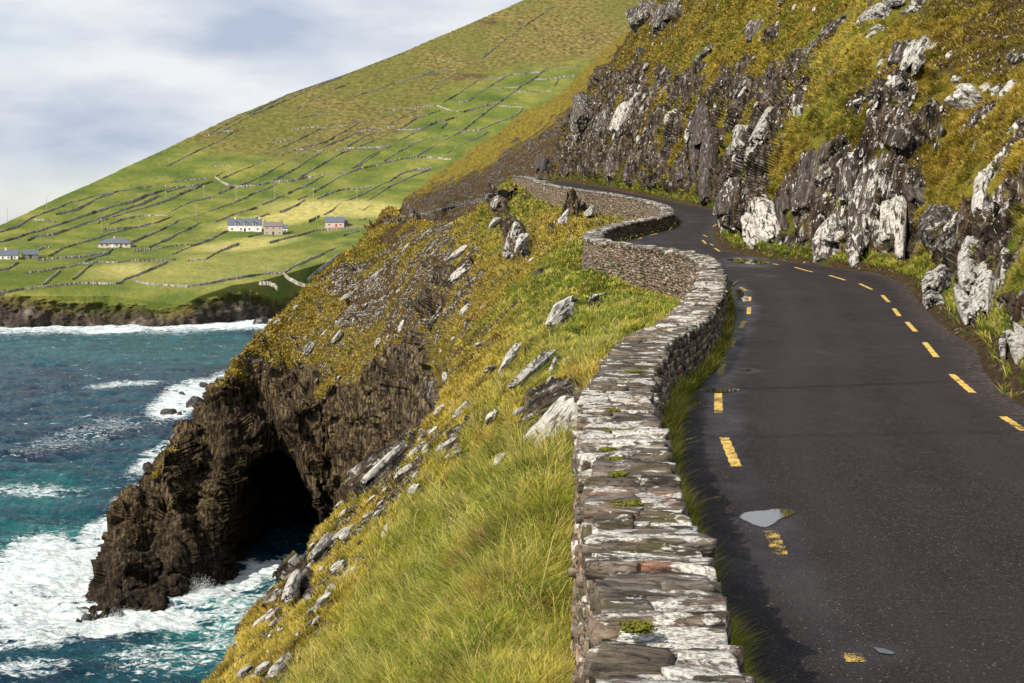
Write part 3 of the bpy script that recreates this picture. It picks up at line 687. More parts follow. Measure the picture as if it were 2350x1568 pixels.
wetp = np.clip(sstep(.7, .0, dLn)*.55+.15*sstep(1.6, .3, RX-xa[:, None]), 0, 1)+.2*(RY > 60)
rpx, rpy = proj(np.stack([RX, RY, RZ], -1))
for a_ in ((1762, 1197, 105, 42), (1578, 926, 60, 20), (1658, 898, 75, 12), (1995, 1503, 110, 40), (1720, 602, 110, 14), (1700, 678, 34, 30), (1710, 851, 40, 8)):
    wetp = np.maximum(wetp, .75*sstep(1.25, .5, ell(*a_, 0, rpx, rpy)))
seam = np.maximum(sstep(3.5, .5, np.abs(rpy-(893-.035*(rpx-1700)+5*pn(rpx/60, 0, 0, 3))))*sstep(1640, 1720, rpx)*sstep(2220, 2080, rpx)*.9, sstep(6, 1, np.abs(rpy-(1003-.02*(rpx-1700)+6*pn(rpx/70, 0, 0, 4))))*.4*sstep(1600, 1680, rpx))
gravel = sstep(1.3, .15, xb[:, None]-RX)*(RY > 15)
tag(mesh_np('road', np.stack([RX, RY, RZ], -1).reshape(-1, 3), quads=grid_quads(*RX.shape), mat=road_material(), attrs={'wetp': wetp.ravel(), 'gravel': gravel.ravel(), 'seam': seam.ravel(), 'track': (np.exp(-((s-.30)/.07)**2)+np.exp(-((s-.47)/.06)**2)*.6+np.exp(-((s-.72)/.08)**2)*.8)[None].repeat(len(ry), 0).ravel()}), kind='structure')
def road_z(X, Y):
    a = xw(Y)+vergeL(Y)*.8; b = xe(Y)+.25; t = np.clip((X-a)/(b-a), 0, 1)
    return zr(Y)+.035*np.sin(t*math.pi)+.012*pn(X/1.5, Y/2.5, 0, 7)
# ------------------------------------------------------------------ helpers on the finished ground
PZY = P[..., 2]/P[..., 1]; PUX = P[..., 0]/P[..., 1]
def hit(px, py):
    """first ground point along the sight line through (px, py)"""
    u, v = ray(px, py)
    j = int(np.clip(np.searchsorted(US, u), 1, NU-2))
    col = PZY[:, j]; k = np.argmax(col >= v)
    if col[k] < v: k = NR-2
    k = max(k, 1)
    return P[k, j].copy(), Nn[k, j].copy()
def ground_z(X, Y):
    j = np.clip(np.searchsorted(US, np.asarray(X)/Y), 1, NU-2)
    out = np.empty(len(np.atleast_1d(Y)))
    for i, (jj, yy) in enumerate(zip(np.atleast_1d(j), np.atleast_1d(Y))):
        out[i] = P[np.clip(np.searchsorted(TY[:, jj], yy), 0, NR-1), jj, 2]
    return out
# rounded block template
def block_template(a, b, c, e=.16):
    """grid box, corner-rounded, unit half sizes; returns verts, quads"""
    V = {}; Q = []; L = []
    def vid(p):
        k = tuple(np.round(p, 5))
        if k not in V: V[k] = len(L); L.append(p)
        return V[k]
    for ax, s_ in ((0, -1), (0, 1), (1, -1), (1, 1), (2, -1), (2, 1)):
        o1, o2 = [(1, 2), (2, 0), (0, 1)][ax]; n1_, n2_ = (a, b, c)[o1], (a, b, c)[o2]
        for i in range(n1_):
            for j in range(n2_):
                qd = []
                for di, dj in ((0, 0), (1, 0), (1, 1), (0, 1)):
                    p = [0, 0, 0]; p[ax] = s_; p[o1] = -1+2*(i+di)/n1_; p[o2] = -1+2*(j+dj)/n2_; qd.append(vid(p))
                Q.append(qd if s_ > 0 else qd[::-1])
    L = np.array(L, float)
    r = np.linalg.norm(L, axis=1)[:, None]; m = np.abs(L).max(1)[:, None]
    sph = L/r*1.25
    return L*(1-e)+sph*e, np.array(Q)
def place_blocks(tv, tq, C, A, Bv, Cv, rough=.05, seed=0, freq=4., shear=0.):
    """C centres (n,3), A/B/C half-axis vectors (n,3) -> verts, quads, local coords, tint"""
    n = len(C); m = len(tv)
    rs = np.random.default_rng(seed)
    # random lopsidedness
    t = tv[None].repeat(n, 0).copy()
    sk_ = rs.uniform(-.22, .22, (n, 1, 4))
    t[..., 0] *= 1+sk_[..., 0]*tv[None, :, 1]; t[..., 1] *= 1+sk_[..., 1]*tv[None, :, 0]
    t[..., 2] *= 1+sk_[..., 2]*tv[None, :, 0]*.6; t[..., 1] += sk_[..., 3]*tv[None, :, 0]*shear
    Pw = C[:, None]+t[..., :1]*A[:, None]+t[..., 1:2]*Bv[:, None]+t[..., 2:3]*Cv[:, None]
    la, lb, lc = (np.linalg.norm(x, axis=1)[:, None] for x in (A, Bv, Cv))
    off = rs.uniform(0, 50, (n, 1, 3))
    loc = np.stack([t[..., 0]*la, t[..., 1]*lb, t[..., 2]*lc], -1)+off
    d = rough*(fbm(loc[..., 0]*freq*.5, loc[..., 1]*freq*1.3, loc[..., 2]*freq*1.3, seed, 4, .6)+.6*terr(pn(loc[..., 0]*freq*.5, loc[..., 1]*freq*2, loc[..., 2]*freq*2, seed+5), 3, .2))
    dirn = t/np.linalg.norm(t, axis=-1)[..., None]
    dv_ = dirn[..., :1]*(A/la)[:, None]+dirn[..., 1:2]*(Bv/lb)[:, None]+dirn[..., 2:3]*(Cv/lc)[:, None]
    Pw = Pw+dv_*d[..., None]
    Q = (tq[None]+(np.arange(n)*m)[:, None, None]).reshape(-1, 4)
    return Pw.reshape(-1, 3), Q, loc.reshape(-1, 3), np.repeat(rs.random(n), m)
def stone_material(name, lichen=.5, up=True, warm=0., base=1.):
    g = N(name)
    lc = g.attr('lc', 'Vector'); ti = g.attr('tint')
    s1 = g.scaled((3.0, 11, 11), src=lc); s2 = g.scaled((3.2, 5.5, 6), src=lc)
    n1_ = g.noise(1., 8, .65, vec=s1, dist=.4); n2_ = g.noise(1., 7, .65, vec=s2, dist=.3); n3 = g.noise(34, 5, .65)
    c = g.ramp(n1_, [(.30, (.010, .008, .006)), (.43, (.055, .045, .034)), (.57, (.15, .125, .10)), (.72, (.29, .25, .215))])
    if base != 1.: c = g.mix(1., c, (base*1.05, base, base*.93), 'MULTIPLY')
    tc_ = g.ramp(ti, [(0., (.55, .52, .45)), (.35, (1., 1., 1.)), (.7, (1.1, .95, .85)), (.93, (1.15, 1.1, 1.0)), (1., (1.7, 1.0, .75))])
    c = g.mix(1., c, tc_, 'MULTIPLY')
    olive = g.ramp(g.noise(1.7, 5, .6), [(.52, 0.), (.64, .6)]); c = g.mix(olive, c, (.075, .062, .018))
    geo = g.geo or g.n('ShaderNodeNewGeometry'); g.geo = geo
    sx = g.n('ShaderNodeSeparateXYZ'); g.l(geo.outputs['Normal'], sx.inputs[0])
    th = g.math('ADD', n2_, g.math('MULTIPLY', g.math('SUBTRACT', ti, .5), .16))
    if up: th = g.math('ADD', th, g.math('MULTIPLY', g.math('SUBTRACT', g.ramp(sx.outputs[2], [(.1, 0.), (.75, 1.)]), .5), .10))
    th = g.math('ADD', th, g.math('MULTIPLY', g.math('SUBTRACT', g.noise(.9, 3), .5), .35))
    lf = g.ramp(th, [(.575-lichen*.15, 0.), (.61-lichen*.15, 1.)])
    ht = g.ramp(n3, [(.30, .30), (.5, 1.)]); lf = g.math('MULTIPLY', lf, ht)
    c = g.mix(lf, c, g.ramp(n3, [(.35, (.30, .28, .245)), (.65, (.56, .54, .49))]))
    b = g.bump(n1_, .9, .035); b = g.bump(g.math('ADD', lf, n3), .5, .012, b)
    crk = g.ramp(g.noise(1., 5, .6, vec=g.scaled((2, 7, 7), src=lc), dist=1.5), [(.475, 1.), (.497, .15), (.52, 1.)]); c = g.mix(1., c, crk, 'MULTIPLY')
    return g.done(c, g.ramp(lf, [(0., .7), (1., .9)]), b, **{'Specular_IOR_Level': .2})
MAT_COPE = stone_material('lichened_coping_stone', .12)
MAT_FACE = stone_material('drystone', -.30, base=1.5)
# ------------------------------------------------------------------ the road wall
wall = tag(empty('stone_wall', (float(WR[3, 0]), float(WR[3, 1]), float(WR[3, 2]-.95))), 'long lichen covered drystone wall winding along the seaward edge of the road', 'wall')
dsw = np.r_[0, np.cumsum(np.linalg.norm(np.diff(WR[:, :2], axis=0), axis=1))]
def wallpt(s_):
    f = lambda A, c: np.interp(s_, dsw, A[:, c])
    R_ = np.stack([f(WR, 0), f(WR, 1), f(WR, 2)], -1); n_ = np.stack([f(WN, 0), f(WN, 1), 0*s_], -1)
    n_ /= np.linalg.norm(n_, axis=1)[:, None]; w_ = np.interp(s_, dsw, WW)
    t_ = np.stack([n_[:, 1], -n_[:, 0], 0*s_], -1)
    return R_, n_, w_, t_
rs = np.random.default_rng(3)
parts_v, parts_q, parts_l, parts_t = [], [], [], []
def acc(r):
    o_ = sum(len(x) for x in parts_v); parts_v.append(r[0]); parts_q.append(r[1]+o_); parts_l.append(r[2]); parts_t.append(r[3])
def flush(name, mat, parent):
    o = mesh_np(name, np.concatenate(parts_v)-np.array(parent.location), quads=np.concatenate(parts_q), mat=mat, attrs={'lc': np.concatenate(parts_l), 'tint': np.concatenate(parts_t)}, parent=parent)
    for a in (parts_v, parts_q, parts_l, parts_t): a.clear()
    return o
def Ys_at(s_): return np.interp(s_, dsw, WR[:, 1])
for lo, hi, tmpl, m1, m2 in ((0, 22, (16, 5, 3), .06, .40), (22, 70, (8, 3, 2), .07, .26), (70, 400, (4, 2, 2), .16, .42)):
    S = []; s_ = np.interp(lo, WR[:, 1], dsw) if lo else 0.
    end = dsw[-1] if hi > 300 else dsw[np.argmax(WR[:, 1] > hi)]
    while s_ < end-.2:
        wd = m1+(m2-m1)*rs.random()**1.7; S.append((s_+wd/2, wd)); s_ += wd*.93
    S = np.array(S); R_, n_, w_, t_ = wallpt(S[:, 0]); n = len(S)
    tv, tq = block_template(*tmpl, e=.10)
    hgt_ = rs.uniform(.05, .11, n)
    big = .07*pn(S[:, 0]/1.3, 0, 0, 3)+rs.normal(0, .02, n)
    ov = rs.uniform(-.05, .10, n); ov2 = rs.uniform(-.015, .055, n)
    half = (w_+ov+ov2)/2
    split = rs.random(n) < .5
    ang = rs.normal(0, .06, n)+.05
    for mode in (0, 1, 2):
        if mode == 0: sel = ~split; h_, c0 = half[sel], (w_/2+(ov-ov2)/2)[sel]
        else:
            sel = split; fr = np.where(np.arange(sel.sum()) % 2, .42, .6); f_ = fr if mode == 1 else 1-fr
            h_ = half[sel]*f_*.99; c0 = (-ov2[sel]+half[sel]*2*(f_/2 if mode == 1 else 1-f_/2))
        if not sel.any(): continue
        Cn = R_[sel]+n_[sel]*c0[:, None]; Cn[:, 2] += -hgt_[sel]+big[sel]+(rs.normal(0, .01, sel.sum()) if mode else 0)
        ca, sa = np.cos(ang[sel])[:, None], np.sin(ang[sel])[:, None]
        A = (n_[sel]*ca+t_[sel]*sa)*h_[:, None]; A[:, 2] += h_*rs.normal(0, .04, sel.sum())
        Bv = (t_[sel]*ca-n_[sel]*sa)*(S[sel, 1]/2)[:, None]; Bv[:, 2] += S[sel, 1]/2*rs.normal(.12, .16, sel.sum())
        Cv = np.zeros_like(A); Cv[:, 2] = hgt_[sel]
        acc(place_blocks(tv, tq, Cn, A, Bv, Cv, .016 if lo == 0 else .018, 40+lo+mode, 7., .25))
flush('coping', MAT_COPE, wall)
# faces
for side in (0, 1):
    for lo, hi, lw, lh, tmpl in ((0, 24, .22, .085, (5, 2, 3)), (24, 100, .28, .12, (2, 1, 2)), (100, 400, .42, .17, (2, 1, 2))):
        s0 = dsw[np.argmax(WR[:, 1] > lo)] if lo else 0.; end = dsw[-1] if hi > 300 else dsw[np.argmax(WR[:, 1] > hi)]
        tv, tq = block_template(*tmpl, e=.13)
        z_ = -.10
        Cc, SS, HH = [], [], []
        row = 0
        while z_ > -2.9:
            rh = lh*rs.uniform(.8, 1.25); s_ = s0+rs.random()*lw
            while s_ < end:
                wd = lw*rs.uniform(.5, 1.6); SS.append((s_+wd/2, z_-rh/2+rs.normal(0, .012), wd, rh*rs.uniform(.75, 1.2))); s_ += wd*.96
            z_ -= rh; row += 1
        SS = np.array(SS); Yv = Ys_at(SS[:, 0])
        hmax = (WHT(Yv)+.5) if side else 1.15
        SS = SS[-SS[:, 1] < hmax]
        R_, n_, w_, t_ = wallpt(SS[:, 0]); n = len(SS)
        dep = rs.uniform(.10, .15, n)
        bat = -SS[:, 1]*.10
        off = (w_+bat-dep+rs.normal(.0, .018, n)) if side else (-bat+dep-.0+rs.normal(0, .015, n))
        Cn = R_+n_*off[:, None]; Cn[:, 2] += SS[:, 1]
        tl = rs.normal(.0, .18, n) if side else rs.normal(0, .1, n)
        A = t_*(SS[:, 2]/2)[:, None]; A[:, 2] += SS[:, 2]/2*tl
        Bv = n_*dep[:, None]; Cv = np.zeros_like(A); Cv[:, 2] = SS[:, 3]/2; Cv += t_*(-tl*SS[:, 3]/2)[:, None]
        acc(place_blocks(tv, tq, Cn, A, Bv, Cv, .016, 70+lo+side, 7.))
flush('wall_face', MAT_FACE, wall)
core = N('wall_core_earth').done((.03, .024, .018), .95)
cv_ = []
for z0_, f_ in ((-3.2, None), (-.12, None)):
    pass
Rc, nc_, wc_, tc2 = wallpt(dsw)
secs = [(.10, -1.2), (.10, -.10), ('w', -.10), ('w', -2.6)]
CV = np.stack([Rc+nc_*((wc_-.10) if a == 'w' else np.full(len(wc_), a))[:, None]+np.array([0, 0, b]) for a, b in secs], 1)
mesh_np('rubble_core', CV.reshape(-1, 3)-np.array(wall.location), quads=grid_quads(len(Rc), 4), mat=core, parent=wall)

mg = N('moss_cushion'); _n = mg.noise(25, 4); MAT_MOSS = mg.done(mg.ramp(_n, [(.3, (.035, .045, .006)), (.65, (.17, .165, .02))]), .95, **{'Specular_IOR_Level': .1})
mv_, mq_ = [], []; rs = np.random.default_rng(8)
for mx_, my_, mw_ in ((1425, 996, 62), (1455, 858, 30), (1430, 1168, 64), (1405, 949, 22), (1412, 1062, 22), (1462, 1455, 36), (1395, 1040, 22), (1500, 770, 30), (1590, 690, 24), (1420, 1098, 14), (1625, 600, 22)):
    a_ = to_road(mx_-mw_/2, my_+2, WALLH)[0]; b_ = to_road(mx_+mw_/2, my_, WALLH)[0]; n = 900; t = rs.random(n)[:, None]
    c_ = a_+(b_-a_)*t+rs.normal(0, .022, (n, 3))*np.array([1, 1.6, .2]); c_[:, 2] += .030+rs.uniform(-.012, .012, n)
    o_ = sum(len(x) for x in mv_); tv, tq = block_template(1, 1, 1, e=.6); s_ = rs.uniform(.003, .008, (n, 1, 1))*np.array([1.3, 1.3, .7])
    mv_.append((c_[:, None]+tv[None]*s_).reshape(-1, 3)); mq_.append((tq[None]+(np.arange(n)*len(tv))[:, None, None]).reshape(-1, 4)+o_)
tag(mesh_np('moss', np.concatenate(mv_), quads=np.concatenate(mq_), mat=MAT_MOSS), 'green moss cushions growing in the joints on top of the roadside wall', 'moss', kind='stuff')
# ------------------------------------------------------------------ painted dashes
def paint_material():
    g = N('worn_yellow_paint')
    n = g.noise(75, 5, .75); n2_ = g.noise(5., 4, .6); wv = g.attr('wear')
    f = g.math('ADD', g.math('MULTIPLY', n, .7), g.math('ADD', g.math('MULTIPLY', n2_, .5), g.math('MULTIPLY', wv, -.19)))
    f = g.ramp(f, [(.49, 0.), (.53, 1.)])
    c = g.mix(f, (.022, .017, .019), g.ramp(n, [(.35, (.52, .33, .055)), (.65, (.66, .46, .11))]))
    g.done(c, .6, g.bump(n, .4, .01), **{'Specular_IOR_Level': .25})
    tr = g.n('ShaderNodeBsdfTransparent'); ms = g.n('ShaderNodeMixShader'); g.l(f, ms.inputs[0]); g.l(tr.outputs[0], ms.inputs[1]); g.l(g.b.outputs[0], ms.inputs[2]); g.l(ms.outputs[0], g.out.inputs['Surface'])
    return g.m
MAT_PAINT = paint_material()
# each dash: centre line far end -> near end (image), half width in m, wear
DASH = [((1955, 1510), (1966, 1532), .62), ((1768, 1226), (1792, 1280), .7), ((1662, 1008), (1690, 1074), .25), ((1648, 905), (1649, 950), .3),
        ((1661, 828), (1652, 862), .6), ((1685, 776), (1678, 795), .6), ((1708, 737), (1700, 754), .3), ((1719, 706), (1718, 722), .2), ((1720, 682), (1719, 692), .25),
        ((1700, 660), (1712, 668), .5),
        ((2300, 958), (2350, 992), .25), ((2184, 862), (2232, 904), .15), ((2122, 788), (2149, 822), .05), ((2081, 741), (2101, 763), .1), ((2051, 710), (2064, 727), .1), ((2025, 679), (2040, 695), .15),
        ((1973, 653), (2001, 666), .15), ((1903, 634), (1939, 645), .1), ((1824, 615), (1864, 626), .1), ((1756, 602), (1786, 609), .2), ((1688, 592), (1720, 600), .4),
        ((1640, 570), (1652, 578), .2), ((1629, 560), (1638, 564), .3), ((1612, 552), (1620, 560), .2), ((1614, 540), (1623, 544), .2),
        ((1636, 520), (1650, 513), .3), ((1492, 540), (1508, 536), .2), ((1465, 549), (1473, 546), .3), ((1598, 470), (1612, 473), .3), ((1570, 464), (1582, 466), .3), ((1543, 458), (1553, 460), .3)]
Vd, Qd, Wd = [], [], []
for a, b, wear in DASH:
    p = to_road(*np.array([a, b], float).T); d_ = p[1]-p[0]; L = np.linalg.norm(d_[:2]); t2 = d_[:2]/L; nn = np.array([-t2[1], t2[0]])
    if L < 1.0: pass
    ns = 14
    for i in range(ns+1):
        c_ = p[0, :2]+d_[:2]*i/ns; hw = .068*(1+.12*math.sin(i*2.1+L))
        for j in range(4):
            q_ = c_+nn*hw*(-1+2*j/3); Vd.append((q_[0], q_[1], float(road_z(q_[0], q_[1]))+.006)); Wd.append(wear)
    o_ = len(Vd)-(ns+1)*4; Qd.append(grid_quads(ns+1, 4)+o_)
tag(mesh_np('road_markings', np.array(Vd), quads=np.concatenate(Qd), mat=MAT_PAINT, attrs={'wear': np.array(Wd)}), kind='structure')
# ------------------------------------------------------------------ puddles
gp = N('puddle_water'); MAT_PUD = gp.done((.030, .027, .022), .02, None, IOR=1.45)
gp.b.inputs['Specular IOR Level'].default_value = 1.0
_pe = gp.math('ADD', gp.attr('edge'), gp.math('MULTIPLY', gp.math('SUBTRACT', gp.noise(55, 4, .75), .5), 1.3)); _pe = gp.ramp(_pe, [(.30, 0.), (.50, 1.)])
_t = gp.n('ShaderNodeBsdfTransparent'); _m = gp.n('ShaderNodeMixShader'); gp.l(_pe, _m.inputs[0]); gp.l(_t.outputs[0], _m.inputs[1]); gp.l(gp.b.outputs[0], _m.inputs[2]); gp.l(_m.outputs[0], gp.out.inputs['Surface'])
PUD = [([(1690, 1190), (1700, 1182), (1730, 1178), (1760, 1178), (1775, 1174), (1800, 1172), (1825, 1174), (1836, 1182), (1822, 1190), (1795, 1196), (1775, 1212), (1758, 1221), (1740, 1218), (1715, 1208), (1696, 1200)], 'large pale sky reflecting puddle on the left dashes nearest the camera'),
       ([(1540, 928), (1560, 918), (1585, 912), (1600, 914), (1616, 926), (1600, 934), (1570, 936)], 'dark puddle beside the wall verge, left of a yellow dash'),
       ([(1610, 900), (1640, 893), (1680, 893), (1706, 897), (1680, 903), (1640, 905)], 'thin puddle just beyond the yellow dash beside the wall'),
       ([(2000, 1494), (2030, 1500), (2056, 1509), (2050, 1516), (2015, 1508)], 'shallow puddle'),
       ([(1655, 596), (1700, 594), (1760, 600), (1790, 606), (1740, 610), (1690, 606)], 'wide shallow puddle across the road at the inner bend'),
       ([(1684, 660), (1704, 666), (1722, 690), (1705, 695), (1692, 685)], 'puddle against the foot of the wall at its outermost bend'),
       ([(1690, 850), (1715, 848), (1730, 851), (1710, 855)], 'small sliver of puddle to the right of the worn dash')]
for pts, lab in PUD:
    p = to_road(*np.array(pts, float).T)[:, :2]; c_ = p.mean(0)
    th = np.linspace(0, 1, 60, endpoint=False); k = len(p)
    cl_ = np.concatenate([p, p[:1]]); ring = np.stack([np.interp(th*k, np.arange(k+1), cl_[:, i]) for i in (0, 1)], -1)
    for _ in range(2): ring = (np.roll(ring, 1, 0)+2*ring+np.roll(ring, -1, 0))/4
    rad = ring-c_; ring = c_+rad*(1+.07*pn(ring[:, 0]*4, ring[:, 1]*4, 0, 4)+.03*pn(ring[:, 0]*14, ring[:, 1]*14, 0, 6))[:, None]
    zmax = float(np.max(road_z(ring[:, 0], ring[:, 1])))+.007
    slope_z = lambda q_: road_z(q_[:, 0], q_[:, 1])*1.0
    V = np.concatenate([np.column_stack([c_[None], [[0.]]]), np.column_stack([ring, np.zeros(len(ring))])])
    zz = road_z(V[:, 0], V[:, 1])
    # a water surface is flat: least tilt that clears the road
    V[:, 2] = zz+.007
    n = len(ring); inner = c_+(ring-c_)*.72; V = np.concatenate([V, np.column_stack([inner, road_z(inner[:, 0], inner[:, 1])+.007])])
    T_ = np.array([(0, 1+n+i, 1+n+(i+1) % n) for i in range(n)]); Q_ = np.array([(1+i, 1+(i+1) % n, 1+n+(i+1) % n, 1+n+i) for i in range(n)])
    o = mesh_np('puddle', V, quads=Q_, tris=T_, mat=MAT_PUD, attrs={'edge': np.r_[1., np.zeros(n), np.ones(n)]}); tag(o, kind='structure')
# ------------------------------------------------------------------ prominent rocks: foot (x, y), head (x, y), width, lichen cover, label
OUT = [(1765,562,1758,450,62,.9,'broad pale lichen covered rib standing on the verge just past the inner bend'),
 (1668,528,1674,430,34,.7,'narrow pale pillar of rock at the inner corner of the bend'),(1702,505,1692,395,42,.45,'grey rib just right of the corner pillar at the inner bend'),
 (1700,395,1708,300,60,.85,'pale rounded crag at the top of the corner above the bend'),(1742,385,1738,315,30,.7,'slim pale upright slab right of the pale corner crag'),
 (1782,322,1788,248,38,.9,'pale leaning block above the corner crag on the grass'),(1806,530,1812,440,36,.35,'dark upright slab between two pale ribs near the bend'),
 (1888,480,1884,318,58,.35,'tall dark slab with a white flecked crown above the verge'),(1850,565,1848,470,34,.4,'dark narrow rib left of the tall dark slab'),
 (1905,592,1922,505,60,.75,'white splashed rib low by the verge beneath the tall dark slab'),(1985,570,2045,330,84,.6,'largest leaning white flecked rib in the middle of the roadside crags'),
 (1965,612,1990,530,48,.65,'low white flecked rock at the verge below the largest leaning rib'),(2048,592,2092,415,50,.92,'bright white leaning slab right of the largest rib'),
 (1958,475,1985,350,36,.4,'dark leaning rib left of the largest white flecked rib'),(2108,345,2140,290,44,.6,'grey upright block on the grass above the white slab'),
 (2150,345,2172,285,30,.5,'small grey block beside the grey upright block on the slope'),(2125,560,2200,495,84,.5,'broad dark and white crag left of the tall pale pillar'),
 (2262,490,2272,375,58,.95,'bright pale rock standing below a dark hollow near the right side'),(2262,722,2272,535,56,.92,'tall white streaked pillar rising from the verge at right'),
 (2222,745,2236,645,52,.9,'white squat pillar left of the tall white streaked pillar'),(2145,700,2168,620,52,.75,'pale cracked rock at the verge edge, leftmost of the near right rocks'),
 (2205,225,2258,232,66,.95,'bright white block alone on the upper right grass slope'),(2308,645,2324,470,42,.85,'upright pale rib at the right edge behind the tall pillar'),
 (2335,865,2352,735,44,.92,'white rock cut by the right edge of the photo beside the verge'),(2305,830,2316,765,26,.7,'small dark and white rock left of the one cut by the right edge'),
 (2000,22,2075,18,62,.75,'large pale grey block at the top edge of the slope'),(2082,20,2125,10,44,.7,'grey block right of the large pale one at the top edge'),
 (1985,85,2025,70,20,.9,'flat white stone under the large pale block at the top'),(2098,170,2128,75,36,.85,'white leaning slab on the upper slope left of the dark heather'),
 (2058,155,2092,85,34,.5,'grey leaning slab beside the white leaning slab high up'),(1855,112,1962,25,24,.55,'long grey diagonal slab near the top of the slope'),
 (2068,205,2092,190,30,.95,'white boulder beneath the two leaning slabs high up'),(2003,162,2035,140,14,.9,'thin white slab lying in the upper grass'),
 (1580,158,1640,108,20,.6,'long dark edged slab high above the far bend'),(1722,95,1745,40,34,.5,'upright grey crag near the top centre of the slope'),
 (1425,318,1478,200,44,.9,'broad pale streak of bare rock above the far bend'),(1338,300,1350,228,50,.45,'dark overhanging rock at the left end of the far crags'),
 (1385,330,1400,250,40,.45,'dark leaning slab between the overhanging rock and the pale streak'),(1545,288,1552,255,26,.9,'white boulder above the dark cliff at the far bend'),
 (1600,430,1622,230,46,.25,'tall black cleft rib behind the far bend'),(1640,455,1650,290,40,.25,'dark rib against the corner pillar behind the far bend'),
 (1560,440,1570,350,36,.35,'dark ribbed rock above the far end of the bend verge'),(1505,430,1515,340,34,.45,'grey ribbed rock over the green verge of the far bend'),
 (1455,425,1462,350,30,.45,'grey rib halfway along the far cliff foot'),(1410,415,1416,350,28,.4,'narrow dark rib near the far end of the road'),
 (1300,408,1300,350,28,.35,'dark rib above the last piece of the road wall'),(1245,400,1240,360,26,.2,'black rock face right above the vanishing end of the wall'),
 (2330,150,2350,120,40,.6,'grey rock at the right edge high on the slope'),(2190,190,2200,178,24,.95,'small white stone just above the lone white block'),
 (2275,215,2300,205,24,.8,'pale stone between the lone white block and the right edge'),(2300,225,2320,190,26,.9,'white pointed stone right of the lone white block'),
 (1915,420,1900,345,30,.5,'grey rib leaning on the tall dark slab'),(2120,480,2110,410,30,.3,'dark recessed rib right of the bright white slab'),
 (1690,235,1740,185,22,.6,'grey slab lying on the gold grass above the corner crag'),(1530,60,1545,5,40,.5,'grey crag at the top edge over the far cliff'),(1475,60,1490,0,40,.5,'dark crag on the skyline at the top edge'),
 (1835,270,1850,240,26,.8,'pale stone in the grass between the pale leaning block and tall dark slab'),(1975,240,1992,228,16,.9,'small white stone in the gold grass of the mid slope'),(2065,275,2090,262,18,.85,'flat pale stone in grass below the white boulder')]
SLOPE = [(1262,768,1318,698,34,.65,'long rounded boulder lying alone in the bright grass'),(1348,705,1380,700,16,.5,'small dark flat stone right of the lone long boulder'),
 (1140,872,1208,798,24,.7,'dark undercut slab leaning in the grass left of a long pale slab'),(1185,906,1278,818,26,.8,'long pale slab slanting across the slope below the lone boulder'),
 (1118,865,1150,850,18,.4,'dark stone at the left foot of the undercut slab'),(1268,865,1286,828,10,.8,'thin upright splinter right of the long pale slab'),
 (1212,1030,1335,895,84,.85,'largest pale sheet of bare rock touching the wall'),(1310,1020,1350,985,34,.7,'grey flat stone against the wall foot beside the pale sheet'),
 (1225,438,1272,425,26,.5,'grey boulder propped against the outside of the far wall'),(1175,600,1190,525,38,.55,'grey upright crag in the middle of the seaward slope'),
 (1200,590,1216,540,26,.7,'pale slab leaning on the grey upright crag'),(1040,650,1075,620,22,.8,'white stone on the slope left of the upright crag'),
 (1035,785,1085,765,16,.9,'flat white stone in the middle of the slope'),(850,1118,942,1030,20,.85,'long white slab along the brow above the cave cliff'),
 (1005,1052,1060,1018,16,.85,'pale pointed slab right of the long white slab on the brow'),(915,1108,955,1078,16,.8,'pale slab just below the long white slab on the brow'),
 (950,1140,972,1125,18,.9,'round white stone below the brow slabs'),(1035,1062,1080,1045,16,.7,'flat grey stone beside the pale pointed slab'),
 (1120,985,1150,962,26,.4,'dark stone in the brown patch under the big pale sheet'),(1148,1085,1168,1058,20,.85,'pale stone at the lower left end of the big pale sheet'),
 (725,1295,770,1235,30,.8,'pale block on the brow over the cave mouth, rightmost'),(675,1395,712,1325,30,.75,'pale pillar stone at the very edge below the cave mouth'),
 (735,1398,775,1378,18,.95,'white flat stone in the dark scree left of the long grass'),(800,1335,832,1318,18,.95,'white stone right of the pale pillar stone'),
 (770,1322,800,1298,16,.9,'white slab on the brown scree beneath the brow'),(890,1245,900,1215,13,.95,'small upright white stone standing alone in turf'),
 (865,1200,885,1182,14,.9,'white chip stone above the small upright one'),(770,1250,800,1222,16,.8,'pale stone halfway along the brow'),(835,1300,850,1283,12,.9,'little white stone in the moss near the long grass'),
 (640,1568,678,1520,30,.8,'large pale stone cut by the bottom edge near the corner of the slope'),(598,1556,632,1535,18,.9,'white flat stone left of the large pale bottom stone'),
 (550,1562,590,1540,16,.85,'white stone lowest and farthest left on the slope'),(760,1380,778,1348,14,.9,'white chip above the white flat stone in the scree'),
 (1290,520,1302,490,20,.7,'pale rock under the far wall embankment'),(1055,610,1100,585,18,.8,'pale stone above the white stone on the mid slope'),
 (945,860,990,780,22,.3,'dark narrow crag on the seaward slope'),(985,760,1010,720,18,.4,'short dark crag above the dark narrow crag'),
 (1205,965,1216,950,12,.9,'small white stone left of the big pale sheet'),(1095,800,1130,790,12,.8,'flat pale stone just below mid slope'),(1060,725,1080,700,16,.8,'leaning white stone on the mid slope'),
 (1145,480,1165,455,24,.5,'grey rock at the end of the far lower wall'),(1345,500,1362,480,18,.8,'pale stone on the bank inside the far bend'),(1125,525,1150,505,18,.85,'white stone in gold grass below the far wall'),
 (700,820,720,790,18,.5,'grey block at the top of the cave cliff'),(770,790,790,760,16,.7,'pale block above the green gully of the cliff')]

bare = np.zeros_like(TY)
for L_ in (OUT, SLOPE):
    for x0, y0, x1, y1, wd, pale, lab in L_:
        bare = np.maximum(bare, sstep(1.25, .9, ell((x0+x1)/2, (y0+y1)/2, math.hypot(x1-x0, y1-y0)/2+5, wd/2+5, -math.degrees(math.atan2(y1-y0, x1-x0)))))
